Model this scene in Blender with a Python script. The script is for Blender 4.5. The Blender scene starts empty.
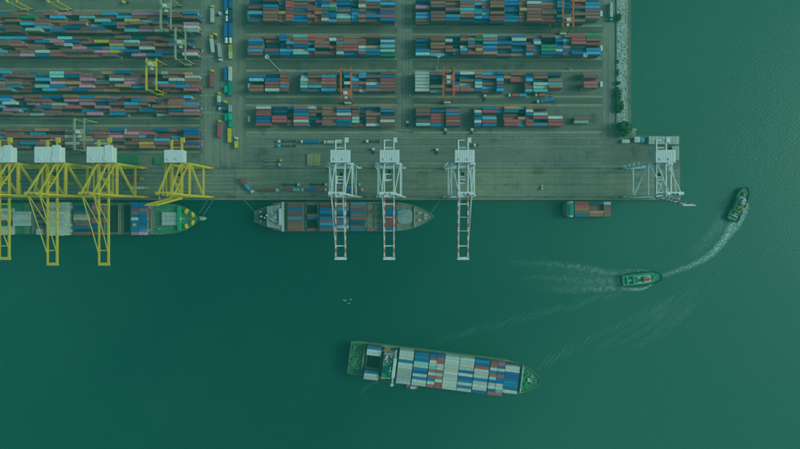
import bpy, math, random
import numpy as np
from mathutils import Vector, Matrix
rnd = random.Random(7)
sc = bpy.context.scene
C = sc.collection
R = math.radians

# ------------------------------------------------------------------ camera, sky, sun, exposure
S, H = 0.87, 460.0                    # metres per photo pixel on the quay deck, drone height above it
NPX, NPY = 408.0, 211.0               # photo pixel straight below the drone
NX, NY = (NPX - 400) * S, -(NPY - 224.5) * S
cam = bpy.data.cameras.new('camera'); cam_o = bpy.data.objects.new('camera', cam); C.objects.link(cam_o)
cam.sensor_width = 36; cam.lens = 36 * H / (800 * S)
cam.shift_x = (400 - NPX) / 800; cam.shift_y = -(224.5 - NPY) / 800
cam.clip_end = 9000; cam_o.location = (NX, NY, H)
sc.camera = cam_o
w = bpy.data.worlds.new('World'); sc.world = w; w.use_nodes = True
SUN_EL, SUN_AZ = R(34), R(84)         # azimuth clockwise from +y (top of the photo)
nt = w.node_tree; bg = nt.nodes['Background']
sky = nt.nodes.new('ShaderNodeTexSky'); sky.sky_type = 'NISHITA'; sky.sun_disc = False
sky.sun_elevation = SUN_EL; sky.sun_rotation = SUN_AZ; sky.air_density = 1.0; sky.dust_density = 3.0; sky.ozone_density = 1.0
nt.links.new(sky.outputs[0], bg.inputs[0]); bg.inputs[1].default_value = 0.12
sun = bpy.data.lights.new('sun', 'SUN'); sun.energy = 1.7; sun.angle = R(18); sun.color = (1.0, 0.97, 0.92)
sun_o = bpy.data.objects.new('sun', sun); C.objects.link(sun_o)
sd = Vector((math.sin(SUN_AZ) * math.cos(SUN_EL), math.cos(SUN_AZ) * math.cos(SUN_EL), math.sin(SUN_EL)))
sun_o.rotation_euler = sd.to_track_quat('Z', 'Y').to_euler(); sun_o.location = (0, 0, 900)
vs = sc.view_settings; vs.view_transform = 'Standard'; vs.look = 'None'; vs.gamma = 1; vs.exposure = 0.13
vs.use_curve_mapping = False
TINT_VOLUME = True

def W(px, py, z=0.0):                 # world point at height z that the photo shows at this pixel
    k = S * (H - z) / H
    return Vector((NX + (px - NPX) * k, NY - (py - NPY) * k, z))

# ------------------------------------------------------------------ materials
def pmat(name, col, rough=0.7, metal=0.0, var=0.0, noise=0.0, nscale=0.3, dirt=None):
    m = bpy.data.materials.new(name); m.use_nodes = True
    t = m.node_tree; b = t.nodes['Principled BSDF']
    b.inputs['Roughness'].default_value = rough; b.inputs['Metallic'].default_value = metal
    b.inputs['Specular IOR Level'].default_value = 0.3
    rgb = t.nodes.new('ShaderNodeRGB'); rgb.outputs[0].default_value = (*col, 1)
    out = rgb.outputs[0]
    if var:
        oi = t.nodes.new('ShaderNodeObjectInfo'); g = t.nodes.new('ShaderNodeNewGeometry')
        ad = t.nodes.new('ShaderNodeMath'); ad.operation = 'ADD'
        t.links.new(oi.outputs['Random'], ad.inputs[0]); t.links.new(g.outputs['Random Per Island'], ad.inputs[1])
        fr = t.nodes.new('ShaderNodeMath'); fr.operation = 'FRACT'; t.links.new(ad.outputs[0], fr.inputs[0])
        mr = t.nodes.new('ShaderNodeMapRange'); mr.inputs[3].default_value = 1 - var; mr.inputs[4].default_value = 1 + var
        t.links.new(fr.outputs[0], mr.inputs[0])
        hs = t.nodes.new('ShaderNodeHueSaturation'); t.links.new(out, hs.inputs['Color']); t.links.new(mr.outputs[0], hs.inputs['Value'])
        m2 = t.nodes.new('ShaderNodeMath'); m2.operation = 'MULTIPLY_ADD'; m2.inputs[1].default_value = 7.31; m2.inputs[2].default_value = 0.1
        t.links.new(fr.outputs[0], m2.inputs[0])
        f2 = t.nodes.new('ShaderNodeMath'); f2.operation = 'FRACT'; t.links.new(m2.outputs[0], f2.inputs[0])
        r2 = t.nodes.new('ShaderNodeMapRange'); r2.inputs[3].default_value = 0.485; r2.inputs[4].default_value = 0.52
        t.links.new(f2.outputs[0], r2.inputs[0]); t.links.new(r2.outputs[0], hs.inputs['Hue'])
        out = hs.outputs[0]
    if noise:
        tc = t.nodes.new('ShaderNodeNewGeometry')
        n = t.nodes.new('ShaderNodeTexNoise'); n.inputs['Scale'].default_value = nscale; n.inputs['Detail'].default_value = 6
        t.links.new(tc.outputs['Position'], n.inputs['Vector'])
        mx = t.nodes.new('ShaderNodeMix'); mx.data_type = 'RGBA'
        cr = t.nodes.new('ShaderNodeMapRange'); cr.inputs[1].default_value = 0.42; cr.inputs[2].default_value = 0.72
        cr.inputs[4].default_value = noise
        t.links.new(n.outputs[0], cr.inputs[0]); t.links.new(cr.outputs[0], mx.inputs[0])
        t.links.new(out, mx.inputs[6])
        d = dirt or tuple(0.45 * c + 0.03 for c in col)
        mx.inputs[7].default_value = (*d, 1); out = mx.outputs[2]
    t.links.new(out, b.inputs['Base Color'])
    return m

COLS = {  # letter: (word, base colour)
 'b': ('rust', (0.29, 0.092, 0.080)), 'r': ('red', (0.46, 0.065, 0.075)), 'o': ('orange', (0.52, 0.18, 0.09)),
 'B': ('blue', (0.010, 0.135, 0.30)), 'c': ('skyblue', (0.07, 0.30, 0.48)), 'd': ('navy', (0.012, 0.065, 0.13)),
 'w': ('white', (0.55, 0.505, 0.455)), 'a': ('grey', (0.40, 0.37, 0.36)), 'g': ('green', (0.03, 0.24, 0.10)),
 't': ('mint', (0.22, 0.44, 0.40)), 'p': ('pink', (0.62, 0.20, 0.32)), 'y': ('yellow', (0.55, 0.34, 0.03)),
 'e': ('cream', (0.58, 0.52, 0.34)), 'T': ('teal', (0.0, 0.34, 0.25))}
CM = {k: pmat('paint_' + v[0], v[1], 0.6, 0, 0.15 if k in 'wae' else 0.32, 0.5, 0.55) for k, v in COLS.items()}
M = dict(
 steel=pmat('dark_steel', (0.05, 0.05, 0.05), 0.6), rubber=pmat('rubber', (0.012, 0.012, 0.012), 0.9),
 white=pmat('white_paint', (0.60, 0.57, 0.56), 0.5, 0, 0, 0.25, 0.25), glass=pmat('dark_glass', (0.015, 0.02, 0.025), 0.1),
 craneyellow=pmat('crane_yellow', (0.64, 0.40, 0.03), 0.5, 0, 0, 0.3, 0.25),
 cranewhite=pmat('crane_white', (0.68, 0.64, 0.63), 0.5, 0, 0, 0.3, 0.25),
 craneorange=pmat('crane_orange', (0.60, 0.105, 0.028), 0.5, 0, 0, 0.35, 0.3),
 cranegrey=pmat('crane_cream', (0.36, 0.31, 0.19), 0.6, 0, 0, 0.3, 0.3),
 roof=pmat('house_roof_white', (0.66, 0.62, 0.61), 0.5, 0, 0, 0.18, 0.15),
 redpaint=pmat('red_paint', (0.5, 0.05, 0.03), 0.5), orange=pmat('lifeboat_orange', (0.6, 0.13, 0.03), 0.5),
 cable=pmat('cable', (0.10, 0.10, 0.10), 0.7), rope=pmat('rope', (0.30, 0.30, 0.25), 0.9),
 hullblue=pmat('hull_dark', (0.03, 0.05, 0.06), 0.5, 0, 0, 0.3, 0.2), hullgrey=pmat('hull_grey', (0.34, 0.32, 0.24), 0.5, 0, 0, 0.4, 0.2),
 hullpale=pmat('hull_pale', (0.36, 0.37, 0.32), 0.5, 0, 0, 0.4, 0.3),
 deckgreen=pmat('deck_green', (0.045, 0.20, 0.085), 0.7, 0, 0, 0.6, 0.25, (0.10, 0.12, 0.08)),
 deckgreen2=pmat('deck_bright_green', (0.01, 0.30, 0.13), 0.7, 0, 0, 0.4, 0.5, (0.03, 0.15, 0.08)),
 decktan=pmat('deck_tan', (0.27, 0.23, 0.16), 0.75, 0, 0, 0.6, 0.35, (0.13, 0.11, 0.09)),
 deckgrey=pmat('deck_grey', (0.20, 0.20, 0.18), 0.75, 0, 0, 0.6, 0.3),
 deckgrey2=pmat('deck_pale_grey', (0.34, 0.33, 0.31), 0.75, 0, 0, 0.6, 0.5),
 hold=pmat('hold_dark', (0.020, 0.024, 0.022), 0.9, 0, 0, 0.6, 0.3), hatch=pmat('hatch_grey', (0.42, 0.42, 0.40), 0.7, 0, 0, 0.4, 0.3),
 tan=pmat('tan_boards', (0.36, 0.28, 0.13), 0.8, 0, 0, 0.4, 0.5), bark=pmat('bark', (0.08, 0.06, 0.04), 0.9),
 rock=pmat('rock', (0.42, 0.40, 0.38), 0.9, 0, 0.35, 0.3, 0.5), concrete=pmat('concrete', (0.33, 0.32, 0.28), 0.85, 0, 0, 0.45, 0.2),
 line_w=pmat('line_white', (0.42, 0.42, 0.38), 0.8, 0, 0, 0.8, 0.25, (0.12, 0.12, 0.10)),
 line_y=pmat('line_yellow', (0.40, 0.31, 0.10), 0.8, 0, 0, 0.8, 0.25, (0.13, 0.12, 0.09)), rail=pmat('rail', (0.035, 0.035, 0.035), 0.5, 0.3),
)
def leaf_mat(name, a, b_):
    m = bpy.data.materials.new(name); m.use_nodes = True; t = m.node_tree; b = t.nodes['Principled BSDF']
    g = t.nodes.new('ShaderNodeNewGeometry'); mx = t.nodes.new('ShaderNodeMix'); mx.data_type = 'RGBA'
    mx.inputs[6].default_value = (*a, 1); mx.inputs[7].default_value = (*b_, 1)
    t.links.new(g.outputs['Random Per Island'], mx.inputs[0]); t.links.new(mx.outputs[2], b.inputs['Base Color'])
    b.inputs['Roughness'].default_value = 0.7
    return m
M['leaf'] = leaf_mat('leaf', (0.03, 0.10, 0.015), (0.08, 0.20, 0.03))
M['scrub'] = leaf_mat('scrub', (0.07, 0.10, 0.02), (0.14, 0.15, 0.04))

def banded(name, a, b_, axis, period):
    m = bpy.data.materials.new(name); m.use_nodes = True; t = m.node_tree; b = t.nodes['Principled BSDF']
    tc = t.nodes.new('ShaderNodeTexCoord'); sx = t.nodes.new('ShaderNodeSeparateXYZ'); t.links.new(tc.outputs['Object'], sx.inputs[0])
    ml = t.nodes.new('ShaderNodeMath'); ml.operation = 'MULTIPLY'; ml.inputs[1].default_value = 1 / period; t.links.new(sx.outputs[axis], ml.inputs[0])
    fr = t.nodes.new('ShaderNodeMath'); fr.operation = 'FRACT'; t.links.new(ml.outputs[0], fr.inputs[0])
    gt = t.nodes.new('ShaderNodeMath'); gt.operation = 'GREATER_THAN'; gt.inputs[1].default_value = 0.5; t.links.new(fr.outputs[0], gt.inputs[0])
    mx = t.nodes.new('ShaderNodeMix'); mx.data_type = 'RGBA'; mx.inputs[6].default_value = (*a, 1); mx.inputs[7].default_value = (*b_, 1)
    t.links.new(gt.outputs[0], mx.inputs[0]); t.links.new(mx.outputs[2], b.inputs['Base Color']); b.inputs['Roughness'].default_value = 0.5
    return m
M['bands'] = banded('boom_red_white', (0.60, 0.56, 0.55), (0.62, 0.085, 0.03), 1, 6.6)

# ------------------------------------------------------------------ mesh helpers
class MB:
    def __init__(s): s.v = []; s.f = []; s.mi = []
    def add(s, vs_, fs, mi=0):
        o = len(s.v); s.v += [tuple(v) for v in vs_]; s.f += [tuple(i + o for i in f) for f in fs]; s.mi += [mi] * len(fs); return s
    def box(s, x0, x1, y0, y1, z0, z1, mi=0):
        return s.add([(x0,y0,z0),(x1,y0,z0),(x1,y1,z0),(x0,y1,z0),(x0,y0,z1),(x1,y0,z1),(x1,y1,z1),(x0,y1,z1)],
                     [(3,2,1,0),(4,5,6,7),(0,1,5,4),(1,2,6,5),(2,3,7,6),(3,0,4,7)], mi)
    def bar(s, p, q, w_, h=None, w2=None, h2=None, mi=0):
        h = h or w_; w2 = w2 or w_; h2 = h2 or h
        p, q = Vector(p), Vector(q); d = (q - p).normalized()
        a = Vector((1, 0, 0)) if abs(d.x) < 0.7 else Vector((0, 1, 0))
        b_ = d.cross(a).normalized(); a = b_.cross(d).normalized()
        vs_ = []
        for c, ww, hh in ((p, w_, h), (q, w2, h2)):
            for i, j in ((-1,-1),(1,-1),(1,1),(-1,1)): vs_.append(c + a * (i * ww / 2) + b_ * (j * hh / 2))
        return s.add(vs_, [(3,2,1,0),(4,5,6,7),(0,1,5,4),(1,2,6,5),(2,3,7,6),(3,0,4,7)], mi)
    def tube(s, p, q, r, r2=None, n=8, mi=0):
        r2 = r if r2 is None else r2
        p, q = Vector(p), Vector(q); d = (q - p).normalized()
        a = Vector((1, 0, 0)) if abs(d.x) < 0.7 else Vector((0, 1, 0))
        b_ = d.cross(a).normalized(); a = b_.cross(d).normalized(); vs_ = []
        for c, rr in ((p, r), (q, r2)):
            for i in range(n): t = 2 * math.pi * i / n; vs_.append(c + a * (rr * math.cos(t)) + b_ * (rr * math.sin(t)))
        fs = [(i, (i + 1) % n, n + (i + 1) % n, n + i) for i in range(n)] + [tuple(range(n - 1, -1, -1)), tuple(range(n, 2 * n))]
        return s.add(vs_, fs, mi)
    def prism(s, pts, z0, z1, mi=0):          # pts counter-clockwise xy
        n = len(pts)
        return s.add([(x, y, z0) for x, y in pts] + [(x, y, z1) for x, y in pts],
                     [tuple(range(n - 1, -1, -1)), tuple(range(n, 2 * n))] + [(i, (i + 1) % n, n + (i + 1) % n, n + i) for i in range(n)], mi)
    def mesh(s, name, mats):
        me = bpy.data.meshes.new(name); me.from_pydata(s.v, [], s.f)
        for m in (mats if isinstance(mats, (list, tuple)) else [mats]): me.materials.append(m)
        if any(s.mi): me.polygons.foreach_set('material_index', s.mi)
        me.update(); return me
    def build(s, name, mats, parent=None, loc=None):
        o = bpy.data.objects.new(name, s.mesh(name, mats)); C.objects.link(o)
        if parent is not None: o.parent = parent
        if loc is not None: o.location = loc
        return o
def tag(o, label=None, cat=None, group=None, kind=None):
    for k, v in (('label', label), ('category', cat), ('group', group), ('kind', kind)):
        if v: o[k] = v
    return o
def empty(name, loc, rz=0.0):
    o = bpy.data.objects.new(name, None); C.objects.link(o); o.location = loc; o.rotation_euler = (0, 0, rz); o.empty_display_size = 1
    return o
def copy_tree(o, parent=None):
    c = o.copy(); C.objects.link(c)
    if parent is not None: c.parent = parent
    for ch in list(o.children): copy_tree(ch, c)
    return c
ORD = ['first','second','third','fourth','fifth','sixth','seventh','eighth','ninth','tenth','eleventh','twelfth','thirteenth','fourteenth','fifteenth','sixteenth','seventeenth','eighteenth','nineteenth','twentieth']

# ------------------------------------------------------------------ water
WZ = -3.6
def water_mat():
    m = bpy.data.materials.new('harbour_water'); m.use_nodes = True; t = m.node_tree; b = t.nodes['Principled BSDF']
    g = t.nodes.new('ShaderNodeNewGeometry')
    mp = t.nodes.new('ShaderNodeMapping'); mp.inputs['Scale'].default_value = (0.0028, 0.0028, 0.0028); mp.inputs['Rotation'].default_value = (0, 0, 0.6); mp.inputs['Location'].default_value = (0.9, 0.25, 0)
    t.links.new(g.outputs['Position'], mp.inputs[0])
    n = t.nodes.new('ShaderNodeTexNoise'); n.inputs['Scale'].default_value = 1.0; n.inputs['Detail'].default_value = 7; n.inputs['Roughness'].default_value = 0.55; n.inputs['Distortion'].default_value = 0.6
    t.links.new(mp.outputs[0], n.inputs['Vector'])
    sx = t.nodes.new('ShaderNodeSeparateXYZ'); t.links.new(g.outputs['Position'], sx.inputs[0])
    gx = t.nodes.new('ShaderNodeMapRange'); gx.inputs[1].default_value = -120; gx.inputs[2].default_value = 290; gx.inputs[3].default_value = 0.0; gx.inputs[4].default_value = 1.0; gx.interpolation_type = 'SMOOTHSTEP'
    t.links.new(sx.outputs[0], gx.inputs[0])                 # silt carried by the open channel, clearer in the lee of the quay
    ad = t.nodes.new('ShaderNodeMath'); ad.operation = 'MULTIPLY_ADD'; ad.inputs[1].default_value = 0.9
    nm = t.nodes.new('ShaderNodeMath'); nm.operation = 'MULTIPLY_ADD'; nm.inputs[1].default_value = 1.5; nm.inputs[2].default_value = -0.58
    t.links.new(n.outputs[0], nm.inputs[0]); t.links.new(gx.outputs[0], ad.inputs[0]); t.links.new(nm.outputs[0], ad.inputs[2])
    mx = t.nodes.new('ShaderNodeMix'); mx.data_type = 'RGBA'; mx.clamp_factor = True
    mx.inputs[6].default_value = (0.0008, 0.054, 0.044, 1); mx.inputs[7].default_value = (0.030, 0.118, 0.084, 1)
    t.links.new(ad.outputs[0], mx.inputs[0]); t.links.new(mx.outputs[2], b.inputs['Base Color'])
    b.inputs['Roughness'].default_value = 0.26; b.inputs['IOR'].default_value = 1.33
    n1 = t.nodes.new('ShaderNodeTexNoise'); n1.inputs['Scale'].default_value = 0.32; n1.inputs['Detail'].default_value = 4
    m1 = t.nodes.new('ShaderNodeMapping'); m1.inputs['Scale'].default_value = (1, 1.9, 1); m1.inputs['Rotation'].default_value = (0, 0, 0.5)
    t.links.new(g.outputs['Position'], m1.inputs[0]); t.links.new(m1.outputs[0], n1.inputs['Vector'])
    bp = t.nodes.new('ShaderNodeBump'); bp.inputs['Strength'].default_value = 0.3; bp.inputs['Distance'].default_value = 0.3
    n2 = t.nodes.new('ShaderNodeTexNoise'); n2.inputs['Scale'].default_value = 0.011; n2.inputs['Detail'].default_value = 3; t.links.new(g.outputs['Position'], n2.inputs['Vector'])
    r2 = t.nodes.new('ShaderNodeMapRange'); r2.inputs[1].default_value = 0.38; r2.inputs[2].default_value = 0.66; r2.inputs[3].default_value = 0.25; t.links.new(n2.outputs[0], r2.inputs[0])
    wv = t.nodes.new('ShaderNodeTexWave'); wv.inputs['Scale'].default_value = 0.11; wv.inputs['Distortion'].default_value = 9; wv.inputs['Detail'].default_value = 3; wv.inputs['Detail Scale'].default_value = 1.6
    m3 = t.nodes.new('ShaderNodeMapping'); m3.inputs['Rotation'].default_value = (0, 0, 0.9); t.links.new(g.outputs['Position'], m3.inputs[0]); t.links.new(m3.outputs[0], wv.inputs['Vector'])
    sm = t.nodes.new('ShaderNodeMath'); sm.operation = 'MULTIPLY_ADD'; sm.inputs[1].default_value = 0.5; t.links.new(wv.outputs['Fac'], sm.inputs[0]); t.links.new(n1.outputs[0], sm.inputs[2])
    pr = t.nodes.new('ShaderNodeMath'); pr.operation = 'MULTIPLY'; t.links.new(sm.outputs[0], pr.inputs[0]); t.links.new(r2.outputs[0], pr.inputs[1])
    t.links.new(pr.outputs[0], bp.inputs['Height']); t.links.new(bp.outputs[0], b.inputs['Normal'])
    return m
tag(MB().add([(-2600,-2600,WZ),(2600,-2600,WZ),(2600,2600,WZ),(-2600,2600,WZ)], [(0,1,2,3)]).build('water', water_mat()), 'calm green harbour water', kind='structure')

# ------------------------------------------------------------------ quay ground
def ground_mat(name, a, b_, c_, joints=None, streak=(0.012, 0.25), scale=0.02):
    m = bpy.data.materials.new(name); m.use_nodes = True; t = m.node_tree; b = t.nodes['Principled BSDF']
    b.inputs['Roughness'].default_value = 0.85; b.inputs['Specular IOR Level'].default_value = 0.25
    g = t.nodes.new('ShaderNodeNewGeometry')
    def noise(sc_, det=6, mapping=None):
        n = t.nodes.new('ShaderNodeTexNoise'); n.inputs['Scale'].default_value = sc_; n.inputs['Detail'].default_value = det; n.inputs['Roughness'].default_value = 0.62
        if mapping:
            mp = t.nodes.new('ShaderNodeMapping'); mp.inputs['Scale'].default_value = (*mapping, 1)
            t.links.new(g.outputs['Position'], mp.inputs[0]); t.links.new(mp.outputs[0], n.inputs['Vector'])
        else: t.links.new(g.outputs['Position'], n.inputs['Vector'])
        return n.outputs[0]
    def rng(src, lo, hi):
        r = t.nodes.new('ShaderNodeMapRange'); r.inputs[1].default_value = lo; r.inputs[2].default_value = hi; t.links.new(src, r.inputs[0]); return r.outputs[0]
    def mix(f, x, y):
        mx = t.nodes.new('ShaderNodeMix'); mx.data_type = 'RGBA'; t.links.new(f, mx.inputs[0])
        for k, q in ((6, x), (7, y)):
            if isinstance(q, tuple): mx.inputs[k].default_value = (*q, 1)
            else: t.links.new(q, mx.inputs[k])
        return mx.outputs[2]
    col = mix(rng(noise(scale), 0.35, 0.68), a, b_)
    col = mix(rng(noise(1.0, 6, streak), 0.46, 0.80), col, c_)             # tyre-worn streaks along the lanes
    col = mix(rng(noise(0.07, 5), 0.56, 0.74), col, tuple(x * 0.72 for x in c_))      # oil and rubber stains
    n3 = rng(noise(0.5, 4), 0.5, 0.9)
    col = mix(n3, col, tuple(x * 0.62 for x in a))
    if joints:
        br = t.nodes.new('ShaderNodeTexBrick'); br.offset = 0.0; br.inputs['Scale'].default_value = 1.0
        br.inputs['Brick Width'].default_value = joints[0]; br.inputs['Row Height'].default_value = joints[1]; br.inputs['Mortar Size'].default_value = joints[2]; br.inputs['Mortar Smooth'].default_value = 0.2
        br.inputs['Color1'].default_value = (1, 1, 1, 1); br.inputs['Color2'].default_value = (0.88, 0.88, 0.88, 1); br.inputs['Mortar'].default_value = (0.62, 0.62, 0.62, 1)
        t.links.new(g.outputs['Position'], br.inputs['Vector'])
        mu = t.nodes.new('ShaderNodeMix'); mu.data_type = 'RGBA'; mu.blend_type = 'MULTIPLY'; mu.inputs[0].default_value = 0.8
        t.links.new(col, mu.inputs[6]); t.links.new(br.outputs[0], mu.inputs[7]); col = mu.outputs[2]
    t.links.new(col, b.inputs['Base Color'])
    return m
G_yard = ground_mat('yard_asphalt', (0.147, 0.131, 0.107), (0.224, 0.194, 0.151), (0.105, 0.094, 0.079))
G_road = ground_mat('road_concrete', (0.193, 0.170, 0.137), (0.264, 0.230, 0.182), (0.129, 0.115, 0.096), None, (0.25, 0.012))
G_apron = ground_mat('apron_concrete', (0.235, 0.212, 0.160), (0.300, 0.270, 0.205), (0.125, 0.117, 0.094), (7.5, 5.0, 0.22))
G_apron2 = ground_mat('apron_grey', (0.175, 0.156, 0.126), (0.245, 0.215, 0.169), (0.119, 0.107, 0.091), (9.0, 5.0, 0.16))
G_strip = ground_mat('runway_concrete', (0.269, 0.234, 0.173), (0.363, 0.312, 0.223), (0.175, 0.152, 0.117), None, (0.02, 0.6), 0.05)
G_lane = ground_mat('lane_asphalt', (0.109, 0.098, 0.080), (0.167, 0.146, 0.118), (0.077, 0.069, 0.059), None, (0.015, 0.5), 0.04)

# outline of the terminal in photo pixels: the quay face below, the short end jetty, the riprap shore above it
Q = [W(-1700, 199.6), W(680, 199.6), W(680, 135.5), W(631, 135.5), W(631, -1100), W(-1700, -1100)]
quay = MB().prism([(p.x, p.y) for p in Q], -8, 0).build('ground', G_yard)
tag(quay, 'paved container terminal ground', kind='structure')
def sheet(name, m, x0, y0, x1, y1, z, parent=quay):
    p, q = W(x0, y0, 0), W(x1, y1, 0)
    return MB().add([(p.x, q.y, z), (q.x, q.y, z), (q.x, p.y, z), (p.x, p.y, z)], [(0, 1, 2, 3)]).build(name, m, parent)
sheet('road', G_road, 201, -1000, 243, 165.6, 0.02)
sheet('aisle', G_road, 397.5, -1000, 412.5, 131, 0.02)
sheet('shore_road', G_road, 603, -1000, 616, 137, 0.02)
sheet('apron', G_apron, 236.5, 165.6, 680, 199.6, 0.02)
sheet('apron', G_apron2, -1000, 165.6, 236.5, 199.6, 0.02)
sheet('backreach_strip', G_apron2, 243, 131, 603, 165.6, 0.02)
for y in (24.5, 33.5, 57.5, 69.5, 95.5, 104.0, 131.0): # gantry crane runways each side of the stacking blocks
    for x0, x1 in ((246, 397), (413, 602)):
        sheet('runway_strip', G_strip, x0, y, x1, y + 2.2, 0.04)
for y0, y1 in ((27, 33), (60, 69), (98, 103.5)):
    for x0, x1 in ((246, 397), (413, 602)): sheet('truck_lane', G_lane, x0, y0, x1, y1, 0.04)
for y in (9.5, 58.5, 68, 117, 124.5, 151):
    sheet('runway_strip', G_strip, -500, y, 200, y + 2.0, 0.04)
for y0, y1 in ((60.5, 68), (119, 124.5)): sheet('truck_lane', G_lane, -500, y0, 200, y1, 0.04)
for y in (170.5, 174.5, 178.5, 182.5, 186.5, 190.5):
    sheet('lane_line', M['line_y'], 238, y, 630, y + 0.35, 0.04)
    sheet('lane_line', M['line_w'], -500, y + 0.8, 234, y + 1.1, 0.04)
for y in (133.2, 137.5, 146, 163.2): sheet('lane_line', M['line_w'], 246, y, 600, y + 0.3, 0.05)
sheet('lane_line', M['line_y'], 246, 135.2, 600, 135.6, 0.05)
for x in (206, 209.5, 222.2, 233.2, 234.6, 240): sheet('lane_line', M['line_w'] if x < 233 else M['line_y'], x, -300, x + 0.3, 163, 0.05)
for x in (400, 403.5, 407, 410): sheet('lane_line', M['line_y'] if x in (407,) else M['line_w'], x, -300, x + 0.3, 131, 0.05)
for x in (604.5, 610, 615): sheet('lane_line', M['line_w'], x, -300, x + 0.3, 134, 0.05)
for y in (20, 30, 56, 74, 95, 112, 130):   # crossing marks and drain gratings on the lorry road and the aisle
    for x0, x1 in ((200, 214), (398.5, 402), (405, 411)):
        sheet('crossing_mark', M['line_w'], x0, y, x1, y + 0.5, 0.06)
for y in (168.2, 197.0): sheet('crane_rail', M['rail'], -500, y - 0.25, 679, y + 0.25, 0.06)
for x0, x1 in ((-500, 680),):
    p, q = W(x0, 199.0), W(x1, 199.6)
    MB().box(p.x, q.x, q.y - 0.3, p.y + 0.2, -0.6, 0.28).build('quay_kerb', pmat('kerb_yellow', (0.28, 0.22, 0.11), 0.8, 0, 0, 0.7, 0.15, (0.14, 0.13, 0.10)), quay)
tag(MB().box(W(616.2, 0).x, W(617.0, 0).x, W(0, 134).y, W(0, -600).y, 0, 1.0).build('seawall', M['concrete']), 'low concrete seawall along the shore road beside the riprap', 'wall')
tag(MB().box(W(625.4, 0).x, W(626.4, 0).x, W(0, 122).y, W(0, -600).y, -3, 0.8).build('seawall', M['concrete']), 'narrow concrete kerb wall between the two bands of riprap', 'wall')

# ------------------------------------------------------------------ containers
def cont_mesh(L, name):
    mb = MB(); x, y, h, r, d = L / 2, 1.22, 2.59, 0.13, 0.05
    mb.add([(-x,-y,0),(x,-y,0),(x,y,0),(-x,y,0),(-x,-y,h),(x,-y,h),(x,y,h),(-x,y,h),
            (-x+r,-y+r,h),(x-r,-y+r,h),(x-r,y-r,h),(-x+r,y-r,h),(-x+r,-y+r,h-d),(x-r,-y+r,h-d),(x-r,y-r,h-d),(-x+r,y-r,h-d)],
           [(3,2,1,0),(0,1,5,4),(1,2,6,5),(2,3,7,6),(3,0,4,7),(4,5,9,8),(5,6,10,9),(6,7,11,10),(7,4,8,11),(8,9,13,12),(9,10,14,13),(10,11,15,14),(11,8,12,15),(12,13,14,15)])
    for a in (-1, 1):
        for b_ in (-1, 1):
            cx, cy = a * (x - 0.075), b_ * (y - 0.075)
            mb.box(cx - 0.085, cx + 0.085, cy - 0.085, cy + 0.085, h - 0.1, h + 0.012, 1)
    for yy in (-0.85, -0.3, 0.3, 0.85): mb.bar((x + 0.03, yy, 0.15), (x + 0.03, yy, h - 0.15), 0.05, mi=1)
    return mb.mesh(name, [None, M['steel']])
L40, L20, CH = 12.19, 6.06, 2.59
CME = {40: cont_mesh(L40, 'long_container'), 20: cont_mesh(L20, 'short_container')}
BASE_V = {}
for L in (40, 20):
    x, y, h, r, d = (L40 if L == 40 else L20) / 2, 1.22, 2.59, 0.13, 0.05
    BASE_V[L] = np.array([(-x,-y,0),(x,-y,0),(x,y,0),(-x,y,0),(-x,-y,h),(x,-y,h),(x,y,h),(-x,y,h),(-x+r,-y+r,h-d),(x-r,-y+r,h-d),(x-r,y-r,h-d),(-x+r,y-r,h-d)])
BASE_F = np.array([(0,1,5,4),(1,2,6,5),(2,3,7,6),(3,0,4,7),(4,5,9,8),(5,6,10,9),(6,7,11,10),(7,4,8,11),(8,9,10,11)])
cands = []      # every container: (priority, L, colour, (x, y, z), rz, label text, group)
def cont(L, col, loc, rz, where, group, pri, top=True):
    cands.append((pri if top else 99, L, col, tuple(loc), rz, where, group))
def stack(L, col, x, y, z0, n, rz, where, group, pri, same=False):
    for i in range(n):
        top = i == n - 1
        c = col if (top or same) else rnd.choice('bbbbbbrBBdaoc')
        cont(L, c, (x + rnd.uniform(-.05, .05), y + rnd.uniform(-.04, .04), z0 + i * (CH + 0.02)), rz, where, group, pri, top)

# right-hand yard: bays are (first photo x, [strings of six rows from the top]); two strings = a pair of short ones
P40 = 12.62
def band(bays, y6, rows, block, group, pri, hts=(4, 5), ztop=11.5):
    lab = 'road' if bays[0][0] < 400 else 'aisle'
    for bi, (x0, colstr, L) in enumerate(bays):
        gx = W(x0, 0, ztop).x + (L40 if L == 40 else L20) / 2
        base = rnd.choice(hts)
        for ri, ch in enumerate(colstr):
            if ch == '.': continue
            r_ = len(colstr) - ri
            gy = W(0, y6, ztop).y + (r_ - 1) * 2.86
            n = base + rnd.choice((0, 0, 0, 0, -1, 1))
            c = ch
            if ch == 'k': n = rnd.choice((1, 2)); c = rnd.choice('dbd')
            elif ch == 'd': n = max(2, base - 1)
            n = max(1, min(n, max(hts)))
            where = f"{ORD[r_-1]} row from bottom, {ORD[bi]} slot from {lab}, {block}"
            stack(L, c, gx, gy, 0.05, n, 0, where, group, pri)
def B_(s, L=40):
    return s
AW = [(248,'ddrbcbB',40),(263.6,'bkBbbbb',40),(278.6,'bBbkobr',20),(286,'rrrbrrb',20),(293,'tbbBbBB',40),(307.7,'bbbbrbr',20),(314.7,'dBbbrbr',20),(321.7,'kBcbBbw',20),(329.2,'rrtgBBc',20),(336.3,'BBBbttb',40),(351.4,'ddkBccB',20),(358.7,'bbwbBrb',20),(366,'cbbBbBb',40),(380.4,'kckbBrB',40)]
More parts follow.
